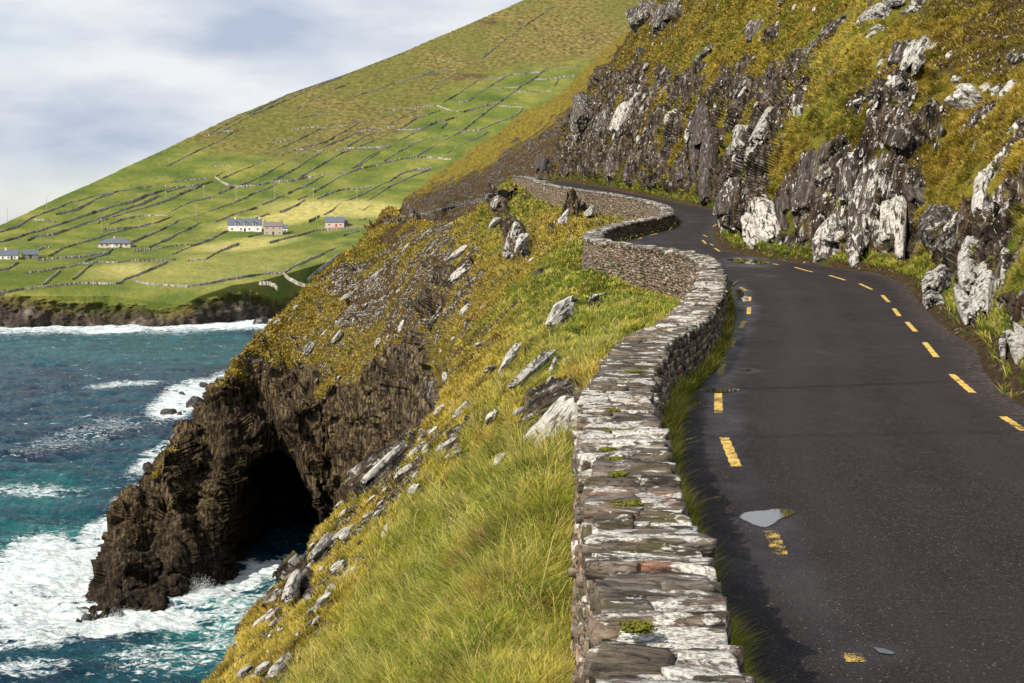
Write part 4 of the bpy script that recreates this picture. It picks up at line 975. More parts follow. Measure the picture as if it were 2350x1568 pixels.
# ------------------------------------------------------------------ grass: blades scattered over the ground by how large they show
def scatter(weight, n, seed, dmin=0.):
    rs = np.random.default_rng(seed)
    w_ = weight[:-1, :-1].ravel().astype(np.float64); c_ = np.cumsum(w_); tot = c_[-1]
    k = np.searchsorted(c_, rs.random(n)*tot); k = np.clip(k, 0, len(w_)-1); i, j = k//(NU-1), k % (NU-1)
    a, b = rs.random(n)[:, None], rs.random(n)[:, None]
    p = (P[i, j]*(1-a)+P[i+1, j]*a)*(1-b)+(P[i, j+1]*(1-a)+P[i+1, j+1]*a)*b
    return p, i, j, rs
_pxg, _pyg = proj(P)
area = np.zeros_like(TY)
ax_ = np.diff(_pxg, axis=1)[:-1, :]; dyy = np.diff(_pyg, axis=0)[:, :-1]
ar = np.maximum(-(np.diff(_pxg, axis=1)[:-1]*np.diff(_pyg, axis=0)[:, :-1]-np.diff(_pyg, axis=1)[:-1]*np.diff(_pxg, axis=0)[:, :-1]), 0)*K*K
area[:-1, :-1] = np.clip(ar, 0, 12)
mrun = np.maximum.accumulate(P[..., 2]/P[..., 1], axis=0); area *= np.where(P[..., 2]/P[..., 1] > mrun-.006, 1, .12)
infr = ((_pxg > -60) & (_pxg < 2420) & (_pyg > -60) & (_pyg < 1650))
area *= infr
gm = np.clip(1-rock*1.6, 0, 1)*(1-bare)*np.clip(1-.95*sstep(.25, .8, scree+.5*n2), .03, 1)*np.where(left & (TY < 16), sstep(.02, .3, dL), 1)
def blades(name, weight, n, hl, wl, seed, stiff=.5, kind='lush', lean=(0, 0, 0), seg=3, droop=.5, mat=None, clump=0):
    p, i, j, rs = scatter(weight, n, seed)
    if clump:
        pass
    Yd = p[:, 1]
    nn = Nn[i, j]; up = nn*.45+np.array([0, 0, .75]); up /= np.linalg.norm(up, axis=1)[:, None]
    # tuft structure: blades lean away from tuft centres
    q1 = pn(p[:, 0]/.35, p[:, 1]/.35, p[:, 2]/.35, seed); q2 = pn(p[:, 0]/.35+9, p[:, 1]/.35, p[:, 2]/.35, seed+1)
    q3 = pn(p[:, 0]/1.4, p[:, 1]/1.4, p[:, 2]/1.4, seed+2)
    q4 = pn(p[:, 0]/1.9+7, p[:, 1]/1.9, p[:, 2]/1.9, seed+3)
    down = np.stack([nn[:, 0], nn[:, 1], -(1-nn[:, 2])], -1)
    ln = np.stack([q1*.9+.4*q4, q2*.9, 0*q1], -1)+down*droop*1.1+rs.normal(0, .42, (n, 3))*np.array([1, 1, .2])+np.array(lean)
    H = hl(Yd)*rs.uniform(.4, 1.3, n)*np.clip(1+.8*q3+.5*q1, .25, 2)
    Wd_ = wl(Yd)*rs.uniform(.7, 1.3, n)
    yaw = rs.uniform(-1.1, 1.1, n); sd_ = np.stack([np.cos(yaw), np.sin(yaw), 0*yaw], -1)
    V = []
    for k in range(seg):
        t = k/seg
        c_ = p+up*(H*t)[:, None]+ln*(H*t*t*stiff)[:, None]
        wv = sd_*(Wd_*(1-t*.75)/2)[:, None]
        V += [c_-wv, c_+wv]
    V.append(p+up*(H*.93)[:, None]+ln*(H*stiff)[:, None])
    m = len(V); V = np.stack(V, 1).reshape(-1, 3)
    b_ = np.arange(n)[:, None]*m
    Q = np.concatenate([b_+np.array([[2*k, 2*k+1, 2*k+3, 2*k+2]]) for k in range(seg-1)]); T_ = b_+np.array([[m-3, m-2, m-1]])
    lu = np.clip(lush[i, j], 0, 1)
    t1 = np.clip(.5+.55*pn(p[:, 0]/2.2, p[:, 1]/2.2, p[:, 2]/2.2, 201)+.75*pn(p[:, 0]/.6, p[:, 1]/.6, p[:, 2]/.6, 203)+rs.normal(0, .27, n), 0, 1)
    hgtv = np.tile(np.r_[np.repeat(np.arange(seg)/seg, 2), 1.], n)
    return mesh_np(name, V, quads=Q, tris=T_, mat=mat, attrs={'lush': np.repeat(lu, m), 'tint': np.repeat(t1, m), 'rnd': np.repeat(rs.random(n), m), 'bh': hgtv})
def blade_material():
    g = N('grass_blades')
    lu, ti, rd, bh = g.attr('lush'), g.attr('tint'), g.attr('rnd'), g.attr('bh')
    gold = g.ramp(ti, [(0., (.13, .06, .014)), (.22, (.31, .20, .022)), (.55, (.47, .35, .034)), (1., (.66, .50, .10))])
    grn = g.ramp(ti, [(0., (.08, .15, .010)), (.35, (.15, .23, .014)), (.6, (.25, .30, .028)), (1., (.58, .50, .09))])
    f = g.math('ADD', g.math('ADD', g.math('MULTIPLY', lu, 1.05), .03), g.math('ADD', g.math('MULTIPLY', g.math('SUBTRACT', g.noise(.22, 5), .5), 2.2), g.math('MULTIPLY', g.math('SUBTRACT', rd, .5), .5)), clamp=True)
    c = g.mix(f, gold, grn)
    hm = g.ramp(g.noise(.8, 5, .65), [(.555, 0.), (.65, .75)]); c = g.mix(g.math('MULTIPLY', hm, g.math('SUBTRACT', 1., lu, clamp=True)), c, (.115, .062, .022))
    straw = g.ramp(rd, [(.80, 0.), (.86, .9)]); c = g.mix(g.math('MULTIPLY', straw, g.math('ADD', .25, bh, clamp=True)), c, (.56, .42, .17))
    pt = g.ramp(g.noise(1.1, 5, .65), [(.40, .42), (.52, .95), (.64, 1.12)]); c = g.mix(g.math('MULTIPLY', lu, .9, clamp=True), c, g.mix(1., c, pt, 'MULTIPLY'))
    rs_p = g.ramp(g.noise(.7, 5, .7), [(.60, 0.), (.67, .6)]); c = g.mix(g.math('MULTIPLY', rs_p, lu), c, (.30, .12, .05))
    c = g.mix(1., c, g.ramp(bh, [(0., .30), (.5, .88), (1., 1.32)]), 'MULTIPLY')  # shade between roots and highlights on tips painted into the blade colour
    g.b.inputs['Base Color'].default_value = (0, 0, 0, 1)
    g.done(c, .7, None, **{'Specular_IOR_Level': .15})
    tr = g.n('ShaderNodeBsdfTranslucent'); ms = g.n('ShaderNodeMixShader'); ms.inputs[0].default_value = .28
    g.l(c, tr.inputs['Color']); g.l(g.b.outputs[0], ms.inputs[1]); g.l(tr.outputs[0], ms.inputs[2]); g.l(ms.outputs[0], g.out.inputs['Surface'])
    return g.m
MAT_BL = blade_material()
GLAB = {}
def tussocks(n, per, seed, weight, lab, hmul=1., dead=.5):
    p, i, j, rs = scatter(weight, n, seed); N_ = n*per; idx = np.repeat(np.arange(n), per)
    R_ = np.interp(p[:, 1], [6, 40], [.10, .16])[idx]; a = rs.uniform(0, 2*math.pi, N_); r = np.sqrt(rs.random(N_))
    base = p[idx]+np.column_stack([np.cos(a)*r*R_, np.sin(a)*r*R_, -.02+0*a]); nn = Nn[i, j][idx]
    base -= nn*((base-p[idx])*nn).sum(1)[:, None]*.9
    up = nn*.3+np.array([0, 0, .85]); out = np.column_stack([np.cos(a), np.sin(a), 0*a])*(.25+.75*r)[:, None]+rs.normal(0, .2, (N_, 3))+np.array([.15, 0, 0])
    H = hmul*rs.uniform(.18, .42, N_)*rs.uniform(.7, 1.3, n)[idx]; W = np.interp(base[:, 1], [6, 15, 45], [.005, .009, .024])*rs.uniform(.7, 1.2, N_)
    yaw = rs.uniform(-1.2, 1.2, N_); sd_ = np.stack([np.cos(yaw), np.sin(yaw), 0*yaw], -1); V = []
    for t, ww in ((0, 1), (.35, .85), (.7, .5)):
        c_ = base+up*(H*t)[:, None]*(1-.25*t)+out*(H*t*t*.95)[:, None]; V += [c_-sd_*(W*ww/2)[:, None], c_+sd_*(W*ww/2)[:, None]]
    V.append(base+up*(H*.66)[:, None]+out*(H*1.0)[:, None]-np.column_stack([0*H, 0*H, H*.10])); m = 7
    V = np.stack(V, 1).reshape(-1, 3); b_ = np.arange(N_)[:, None]*m; Q = np.concatenate([b_+np.array([[2*k, 2*k+1, 2*k+3, 2*k+2]]) for k in range(2)]); T_ = b_+np.array([[4, 5, 6]])
    dd_ = (rs.random(n) < dead)[idx]; rnd = np.where(dd_, rs.uniform(.7, 1., N_), rs.uniform(0, .8, N_))
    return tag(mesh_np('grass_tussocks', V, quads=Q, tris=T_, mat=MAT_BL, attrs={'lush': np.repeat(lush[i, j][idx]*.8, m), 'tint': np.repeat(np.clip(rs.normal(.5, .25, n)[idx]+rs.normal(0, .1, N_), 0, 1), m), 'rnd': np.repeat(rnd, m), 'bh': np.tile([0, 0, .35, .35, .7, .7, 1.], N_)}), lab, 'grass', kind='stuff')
seaw = left & (dL > .05)
near = seaw & (TY < 48)
gn = area*gm*(1-tz)*np.where(near, 1, 0)*(1+.8*lush)*np.interp(TY, [8, 30, 48], [1.2, 1., .5])*np.clip(.35+lush*1.6, 0, 1.3)
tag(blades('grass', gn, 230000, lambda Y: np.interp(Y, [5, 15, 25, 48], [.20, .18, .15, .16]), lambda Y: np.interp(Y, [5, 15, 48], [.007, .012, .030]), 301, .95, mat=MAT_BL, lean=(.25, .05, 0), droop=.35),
    'long green and straw coloured grass on the seaward bank beside the wall', 'grass', kind='stuff')
gf_ = area*gm*np.where(seaw & (TY > 16) & (TY < 285), 1, 0)*(1+.8*tz)
tussocks(1900, 46, 341, gn*(.3+sstep(-.3, .5, n2)), 'straw coloured tussocks among the grass of the near bank')
tussocks(420, 3, 345, gn*np.where(TY < 26, 1, .3), 'tall thin dead flower stalks standing above the near grass', 1.7, 1.)
tussocks(900, 26, 343, area*gm*np.where(right & (TY < 80), 1, 0), 'tussocks of grass at the foot of the landward rocks', .9, .3)
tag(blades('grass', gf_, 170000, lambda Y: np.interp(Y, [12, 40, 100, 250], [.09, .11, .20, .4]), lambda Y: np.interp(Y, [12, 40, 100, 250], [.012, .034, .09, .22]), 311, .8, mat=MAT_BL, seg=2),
    'short gold and green turf on the steep slope falling to the sea', 'turf', kind='stuff')
gr_ = area*gm*np.where(right & (TY < 285) & (dE > .22+.2*n2), 1, 0)
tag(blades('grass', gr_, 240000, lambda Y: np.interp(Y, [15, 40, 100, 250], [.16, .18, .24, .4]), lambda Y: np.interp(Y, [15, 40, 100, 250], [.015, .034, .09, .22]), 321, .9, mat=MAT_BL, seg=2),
    'golden and green turf between the rocks on the landward hillside', 'turf', kind='stuff')
dWg = dW
gv = np.where(band & (dWg < vergeL(TY)*1.0) & (TX > xw(TY)), 1., 0)*(TY > 5)*area/np.maximum(TY/20, .3)
tag(blades('grass', gv+1e-12*area, 34000, lambda Y: np.interp(Y, [5, 30, 100], [.16, .24, .28]), lambda Y: np.interp(Y, [5, 15, 40, 100, 250], [.006, .012, .03, .07, .2]), 331, .9, mat=MAT_BL, seg=3, lean=(.2, 0, 0), droop=0.),
    'dark green verge grass along the foot of the wall beside the road', 'verge grass', kind='stuff')
# ------------------------------------------------------------------ rocks
def rock_shape(seed, sub=3, planes=16, flat=False):
    rs_ = np.random.default_rng(seed); bm = bmesh.new(); bmesh.ops.create_icosphere(bm, subdivisions=sub, radius=1)
    bm.verts.ensure_lookup_table(); D = np.array([v.co[:] for v in bm.verts]); F_ = np.array([[v.index for v in f.verts] for f in bm.faces]); bm.free()
    n = rs_.normal(size=(planes, 3)); n /= np.linalg.norm(n, axis=1)[:, None]; n = np.concatenate([n, np.eye(3), -np.eye(3)])
    d = np.r_[rs_.uniform(.62, 1.0, planes), np.full(6, .9)]
    r = np.min(np.where(D@n.T > .05, d/np.maximum(D@n.T, .05), 9), axis=1); r = np.minimum(r, 1.15)
    V = D*r[:, None]
    f = 2.2
    V = V*(1+.07*fbm(V[:, 0]*f*.6, V[:, 1]*f*1.6, V[:, 2]*f*1.6, seed, 4, .6)+.05*terr(pn(V[:, 0]*1.2, V[:, 1]*4, V[:, 2]*4, seed+3), 3, .15))[:, None]
    return V, F_
SHAPES = [rock_shape(500+i, 3) for i in range(10)]
SHAPES_HI = [rock_shape(600+i, 4, 20) for i in range(8)]
SHAPES_LO = [rock_shape(700+i, 2, 12) for i in range(8)]
def shard(seed):
    rs_ = np.random.default_rng(seed); bm = bmesh.new(); bmesh.ops.create_icosphere(bm, subdivisions=4, radius=1)
    D = np.array([v.co[:] for v in bm.verts]); F_ = np.array([[v.index for v in f.verts] for f in bm.faces]); bm.free()
    n = rs_.normal(size=(9, 3))*np.array([.55, 1, 1]); n /= np.linalg.norm(n, axis=1)[:, None]; n = np.concatenate([n, [[.8, .6, .1], [.85, -.5, .2], [-1, 0, 0]], np.eye(3)[1:], -np.eye(3)[1:]]); d = np.r_[rs_.uniform(.6, .95, 9), rs_.uniform(.55, .8), .7, .95, np.full(4, .9)]
    n /= np.linalg.norm(n, axis=1)[:, None]
    r = np.min(np.where(D@n.T > .05, d/np.maximum(D@n.T, .05), 9), axis=1); V = D*np.minimum(r, 1.3)[:, None]
    return V*(1+.05*fbm(V[:, 0]*1.2, V[:, 1]*3, V[:, 2]*3, seed, 3, .6)+.09*terr(pn(V[:, 0]*.6, V[:, 1]*4, V[:, 2]*3, seed+3), 3, .12))[:, None], F_
SHARDS = [shard(800+i) for i in range(8)]
def rock_material():
    g = N('lichened_rock')
    tcn = g.n('ShaderNodeTexCoord'); ob = tcn.outputs['Object']; oi = g.n('ShaderNodeObjectInfo'); rd = oi.outputs['Random']
    add = g.n('ShaderNodeVectorMath', operation='ADD'); g.l(ob, add.inputs[0]); sc = g.n('ShaderNodeVectorMath', operation='SCALE'); sc.inputs['Scale'].default_value = 40.
    cm = g.n('ShaderNodeCombineXYZ'); g.l(rd, cm.inputs[0]); g.l(rd, cm.inputs[1]); g.l(cm.outputs[0], sc.inputs[0]); g.l(sc.outputs[0], add.inputs[1]); vec = add.outputs[0]
    s1 = g.scaled((.7, 4, 4), src=vec)
    n1_ = g.noise(1.4, 8, .68, vec=s1, dist=.4); n2_ = g.noise(2.2, 9, .72, vec=g.scaled((.6, 1.7, 1.7), src=vec), dist=.9); n3 = g.noise(6, 6, .7, vec=vec)
    c = g.ramp(n1_, [(.32, (.008, .006, .005)), (.5, (.045, .036, .030)), (.72, (.17, .14, .12))])
    th = g.math('ADD', n2_, g.math('MULTIPLY', g.math('SUBTRACT', g.attr('pale'), .66), .24))
    lf = g.ramp(th, [(.50, 0.), (.535, 1.)]); lf = g.math('MULTIPLY', lf, g.ramp(n3, [(.35, .0), (.43, 1.)]))
    c = g.mix(lf, c, g.ramp(n3, [(.40, (.30, .28, .24)), (.66, (.54, .52, .475))]))
    ol = g.ramp(g.noise(1.1, 5, .6, vec=vec), [(.6, 0.), (.68, .6)]); c = g.mix(ol, c, (.085, .075, .018))
    b = g.bump(n1_, .9, .12); b = g.bump(g.math('ADD', lf, n3), .5, .03, b)
    return g.done(c, .9, b, **{'Specular_IOR_Level': .15})
MAT_ROCK = rock_material()
def frame_rock(name, c, ax, nn, L, W, T, shape, pale, mat=MAT_ROCK):
    """one rock: long axis ax, across-slope width, out of the slope thickness nn"""
    ax = ax/np.linalg.norm(ax); w_ = np.cross(nn, ax); w_ /= np.linalg.norm(w_); t_ = np.cross(ax, w_)
    V, F_ = shape
    Q = V*np.array([L/2, W/2, T/2])
    o = mesh_np(name, Q, tris=F_, mat=mat, attrs={'pale': np.full(len(Q), pale)}, smooth=False)
    from mathutils import Matrix
    M = Matrix(((ax[0], w_[0], t_[0], c[0]), (ax[1], w_[1], t_[1], c[1]), (ax[2], w_[2], t_[2], c[2]), (0, 0, 0, 1)))
    o.matrix_world = M
    return o
ri = 0
def cluster(L, W, T, seed):
    rs_ = np.random.default_rng(seed); k = max(2, min(6, int(round(W/(.16*L+.12*W)))))
    V, F_ = [], []; o_ = 0
    for m_ in range(k):
        v, f = SHARDS[rs_.integers(len(SHARDS))]
        l_ = L*rs_.uniform(.55, 1.0); w_ = W/k*rs_.uniform(1.3, 2.0); t_ = T*rs_.uniform(.6, 1.1)
        q_ = v*np.array([l_/2, w_/2, t_/2]); a = rs_.normal(0, .07); q_ = np.column_stack([q_[:, 0]*math.cos(a)-q_[:, 1]*math.sin(a), q_[:, 0]*math.sin(a)+q_[:, 1]*math.cos(a), q_[:, 2]])
        q_ += np.array([(l_-L)/2*rs_.uniform(-1, 1), W*((m_+.5)/k-.5), rs_.uniform(-.2, .2)*T]); V.append(q_); F_.append(f+o_); o_ += len(v)
    return np.concatenate(V), np.concatenate(F_)
# the landward ribs and blocks: (x0,y0,x1,y1,width,pale,label)
for x0, y0, x1, y1, wd, pale, lab in OUT:
    p0, n0 = hit(x0, y0); p1, n1_ = hit(x1, y1)
    Ym = (p0[1]+p1[1])/2; nn = (n0+n1_)/2
    if abs(p0[1]-p1[1]) > 25: p1 = at(x1, y1, p0[1]+4)
    L = np.linalg.norm(p1-p0)*1.12; W = wd*K/FPX*Ym*1.15; T = max(W*.9, .3*min(L, 3*W))
    c = (p0+p1)/2+nn*T*.02
    cvx, cfx = cluster(L, W, T, 40+ri)
    o = frame_rock('rock_outcrop', c, p1-p0, nn, 2, 2, 2, (cvx, cfx), pale); ri += 1
    tag(o, lab, 'rock', 'rock ribs and blocks on the landward hillside')
for x0, y0, x1, y1, wd, pale, lab in SLOPE:
    pale += .08
    p0, n0 = hit(x0, y0); p1, n1_ = hit(x1, y1); nn = (n0+n1_)/2; Ym = (p0[1]+p1[1])/2
    if np.linalg.norm(p1-p0) > 3.5*np.hypot(x1-x0, y1-y0)*K/FPX*Ym: p1 = at(x1, y1, p0[1]*1.02)
    L = np.linalg.norm(p1-p0)*1.1; W = wd*K/FPX*Ym*1.1; T = W*1.0
    pale += .14
    o = frame_rock('rock', (p0+p1)/2+nn*(T*.2+(.10 if Ym < 60 else 0)), p1-p0, nn, L, W, T, SHAPES_HI[ri % 8], pale) if wd < 60 else frame_rock('rock', (p0+p1)/2-nn*W*.12, p1-p0, nn, 2, 2, 2, cluster(L*1.15, W*1.3, W*.7, 99), 1.); ri += 1
    tag(o, lab, 'rock', 'rocks on the seaward slope')
# smaller stones, strewn
LM_S = [(1290, 735, 'lone long boulder'), (1230, 860, 'long slanting slab'), (1270, 960, 'big pale rock sheet'), (1190, 560, 'grey upright crag'), (900, 1070, 'long white brow slab'),
        (750, 1265, 'pale cave block'), (655, 1545, 'bottom edge stone'), (965, 820, 'dark narrow crag'), (1250, 430, 'propped grey boulder'), (750, 385+400, 'green cliff gully')]
LM_R = [(1760, 505, 'broad pale rib'), (1886, 400, 'tall dark slab'), (2015, 450, 'largest leaning rib'), (2230, 228, 'lone white block'), (2267, 630, 'tall white pillar'),
        (1910, 70, 'long diagonal slab'), (1450, 260, 'pale rock streak'), (2040, 20, 'top edge block'), (1610, 330, 'black cleft rib'), (1345, 265, 'dark overhanging rock')]
def strew(n, weight, seed, lms, where, grp, dens):
    p, i, j, rs_ = scatter(weight, n*6, seed); px, py = proj(p)
    chosen = []
    for k in range(len(p)):
        if len(chosen) >= n: break
        if px[k] < 0 or px[k] > 2345 or py[k] < 5 or py[k] > 1562: continue
        if any((px[k]-px[c])**2+(py[k]-py[c])**2 < 13**2 for c in chosen): continue
        chosen.append(k)
    D = {}
    for li, (lx, ly, ln) in enumerate(lms):
        d = sorted(chosen, key=lambda c: (px[c]-lx)**2+(py[c]-ly)**2); D[li] = {c: r for r, c in enumerate(d)}
    for k in chosen:
        Y = p[k, 1]; wpx = rs_.uniform(2.8, 6.4)*(1+.8*(rs_.random() < .2)); W = wpx/FPX*Y; asp = rs_.uniform(1.2, 3.0)
        nn = Nn[i[k], j[k]]; ax = np.array([.62, .55, .6])+rs_.normal(0, .25, 3); ax -= nn*(ax@nn)
        pale = rs_.uniform(.5, 1.0); T = W*rs_.uniform(.5, .9)
        o = frame_rock('rock', p[k]+nn*(T*.28+(.05 if Y < 60 else 0)), ax, nn, W*asp, W, T, SHAPES[rs_.integers(10)], pale)
        li = min(range(len(lms)), key=lambda l: (px[k]-lms[l][0])**2+(py[k]-lms[l][1])**2); r = D[li][k]+1
        lx, ly, ln = lms[li]; dx, dy = px[k]-lx, py[k]-ly
        side = ('left of' if dx < 0 else 'right of') if abs(dx) > abs(dy) else ('above' if dy < 0 else 'below')
        sh = 'elongated' if asp > 2.1 else 'stubby'; tone = 'white' if pale > .8 else 'greyish'
        ordn = 'nearest' if r == 1 else f"{r}{'th' if 10 < r % 100 < 14 else {1: 'st', 2: 'nd', 3: 'rd'}.get(r % 10, 'th')} nearest"
        tag(o, f"{sh} {tone} stone {side} the {ln}, {ordn} small one", 'rock', grp)
strew(175, area*np.where(seaw & (TY > 16) & (TY < 230), 1., 0)*(.2+1.3*scree+1.2*sstep(.1, .6, n1)*(1-lush)+1.6*tz)*(rock < .7), 901, LM_S, '', 'small stones strewn over the seaward slope', 1)
strew(100, area*np.where(right & (TY < 240) & (dE > 3), 1., 0)*(.4+1.2*scree+rock), 903, LM_R, '', 'small stones on the landward hillside', 1)
# gravelly litter nobody could count
def litter(weight, n, seed, name, lab, smin, smax):
    p, i, j, rs_ = scatter(weight, n, seed); V0, F0 = SHAPES_LO[0]; bm = bmesh.new(); bmesh.ops.create_icosphere(bm, subdivisions=1, radius=1)
    V0 = np.array([v.co[:] for v in bm.verts]); F0 = np.array([[v.index for v in f.verts] for f in bm.faces]); bm.free(); m = len(V0)
    nn = Nn[i, j]; ax = np.array([.62, .55, .6])+rs_.normal(0, .3, (n, 3)); ax -= nn*(ax*nn).sum(1)[:, None]; ax /= np.linalg.norm(ax, axis=1)[:, None]
    w_ = np.cross(nn, ax); S = (rs_.uniform(smin, smax, n)**1.0)*p[:, 1]/FPX; As = rs_.uniform(1., 2.6, n)
    jit = rs_.uniform(.65, 1.15, (n, m, 1))
    T = V0[None]*jit
    V = p[:, None]+T[..., :1]*(ax*(S*As)[:, None])[:, None]/2+T[..., 1:2]*(w_*S[:, None])[:, None]/2+T[..., 2:3]*(nn*(S*.6)[:, None])[:, None]/2
    return tag(mesh_np(name, V.reshape(-1, 3), tris=(F0[None]+(np.arange(n)*m)[:, None, None]).reshape(-1, 3), mat=MAT_ROCK, attrs={'pale': np.repeat(rs_.uniform(.3, 1.0, n), m)}, smooth=False), lab, 'stones', kind='stuff')
litter(area*np.where(seaw & (TY > 18) & (TY < 240), 1., 0)*(.02+.5*tz+.5*np.clip(scree, 0, 1)*(TY > 90)+1.6*scree*sstep(-.1, .4, n2)+.8*sstep(.25, .6, n1)*(1-lush))*(rock < .35)*(1-tz*.3)*sstep(-.25, .35, n1+.5*n2+.25), 34000, 911, 'stones', 'broken stones littering the brown patches of the seaward slope', .6, 1.9)
litter(area*np.where(right & (TY < 240) & (dE > 2), 1., 0)*(.03+1.*scree*sstep(-.1, .4, n2)+.5*rock), 4000, 913, 'stones', 'small broken stones among the turf of the landward hillside', .8, 3.)
# ------------------------------------------------------------------ skerries
def searock(px, py, wpx, hpx, lab, k):
    Y = SEA/ray(px, py)[1]; W = wpx*K/FPX*Y; H = hpx*K/FPX*Y
    c = at(px, py, Y); c[2] = SEA+H*.15
    V, F_ = SHAPES_HI[k % 8]; Q = V*np.array([W/2, W*.35, H*.85]); Q[:, 0] += .25*Q[:, 2]
    me = mesh_np('sea_rock', Q, tris=F_, mat=MAT_SEAR, attrs={'pale': np.zeros(len(Q))}, smooth=False); me.location = c; me.rotation_euler = (0, 0, k*.7)
    tag(me, lab, 'rock', 'dark rocks in the surf')
g_ = N('wet_dark_rock'); _n = g_.noise(.9, 7, .65); MAT_SEAR = g_.done(g_.ramp(_n, [(.35, (.008, .007, .007)), (.6, (.035, .026, .020)), (.75, (.09, .07, .055))]), .4, g_.bump(_n, .9, .3))
for k, a in enumerate([(388, 953, 44, 16, 'low black rock awash left of the headland'), (412, 955, 14, 14, 'small black rock right beside the low one awash'), (452, 935, 60, 30, 'black rock joined to the headland beyond the low rock'),
    (466, 888, 36, 12, 'thin black reef just off the headland slope'), (418, 905, 20, 7, 'black reef tip in the middle of the white foam'), (345, 1082, 40, 26, 'black ledge at the water behind the pale topped crag'),
    (240, 1265, 60, 20, 'sloping black ledge on the seaward side of the cape'), (150, 1395, 18, 8, 'tiny black rock at the tip of the cape'), (200, 1425, 30, 18, 'dark rock washed by spray at the cape foot'),
    (598, 745, 40, 22, 'dark rock under the far shore, beside the headland'), (235, 748, 22, 5, 'flat black reef in the far surf'), (495, 742, 26, 6, 'flat black reef in far surf near the centre')]):
    searock(*a[:4], a[4], k)
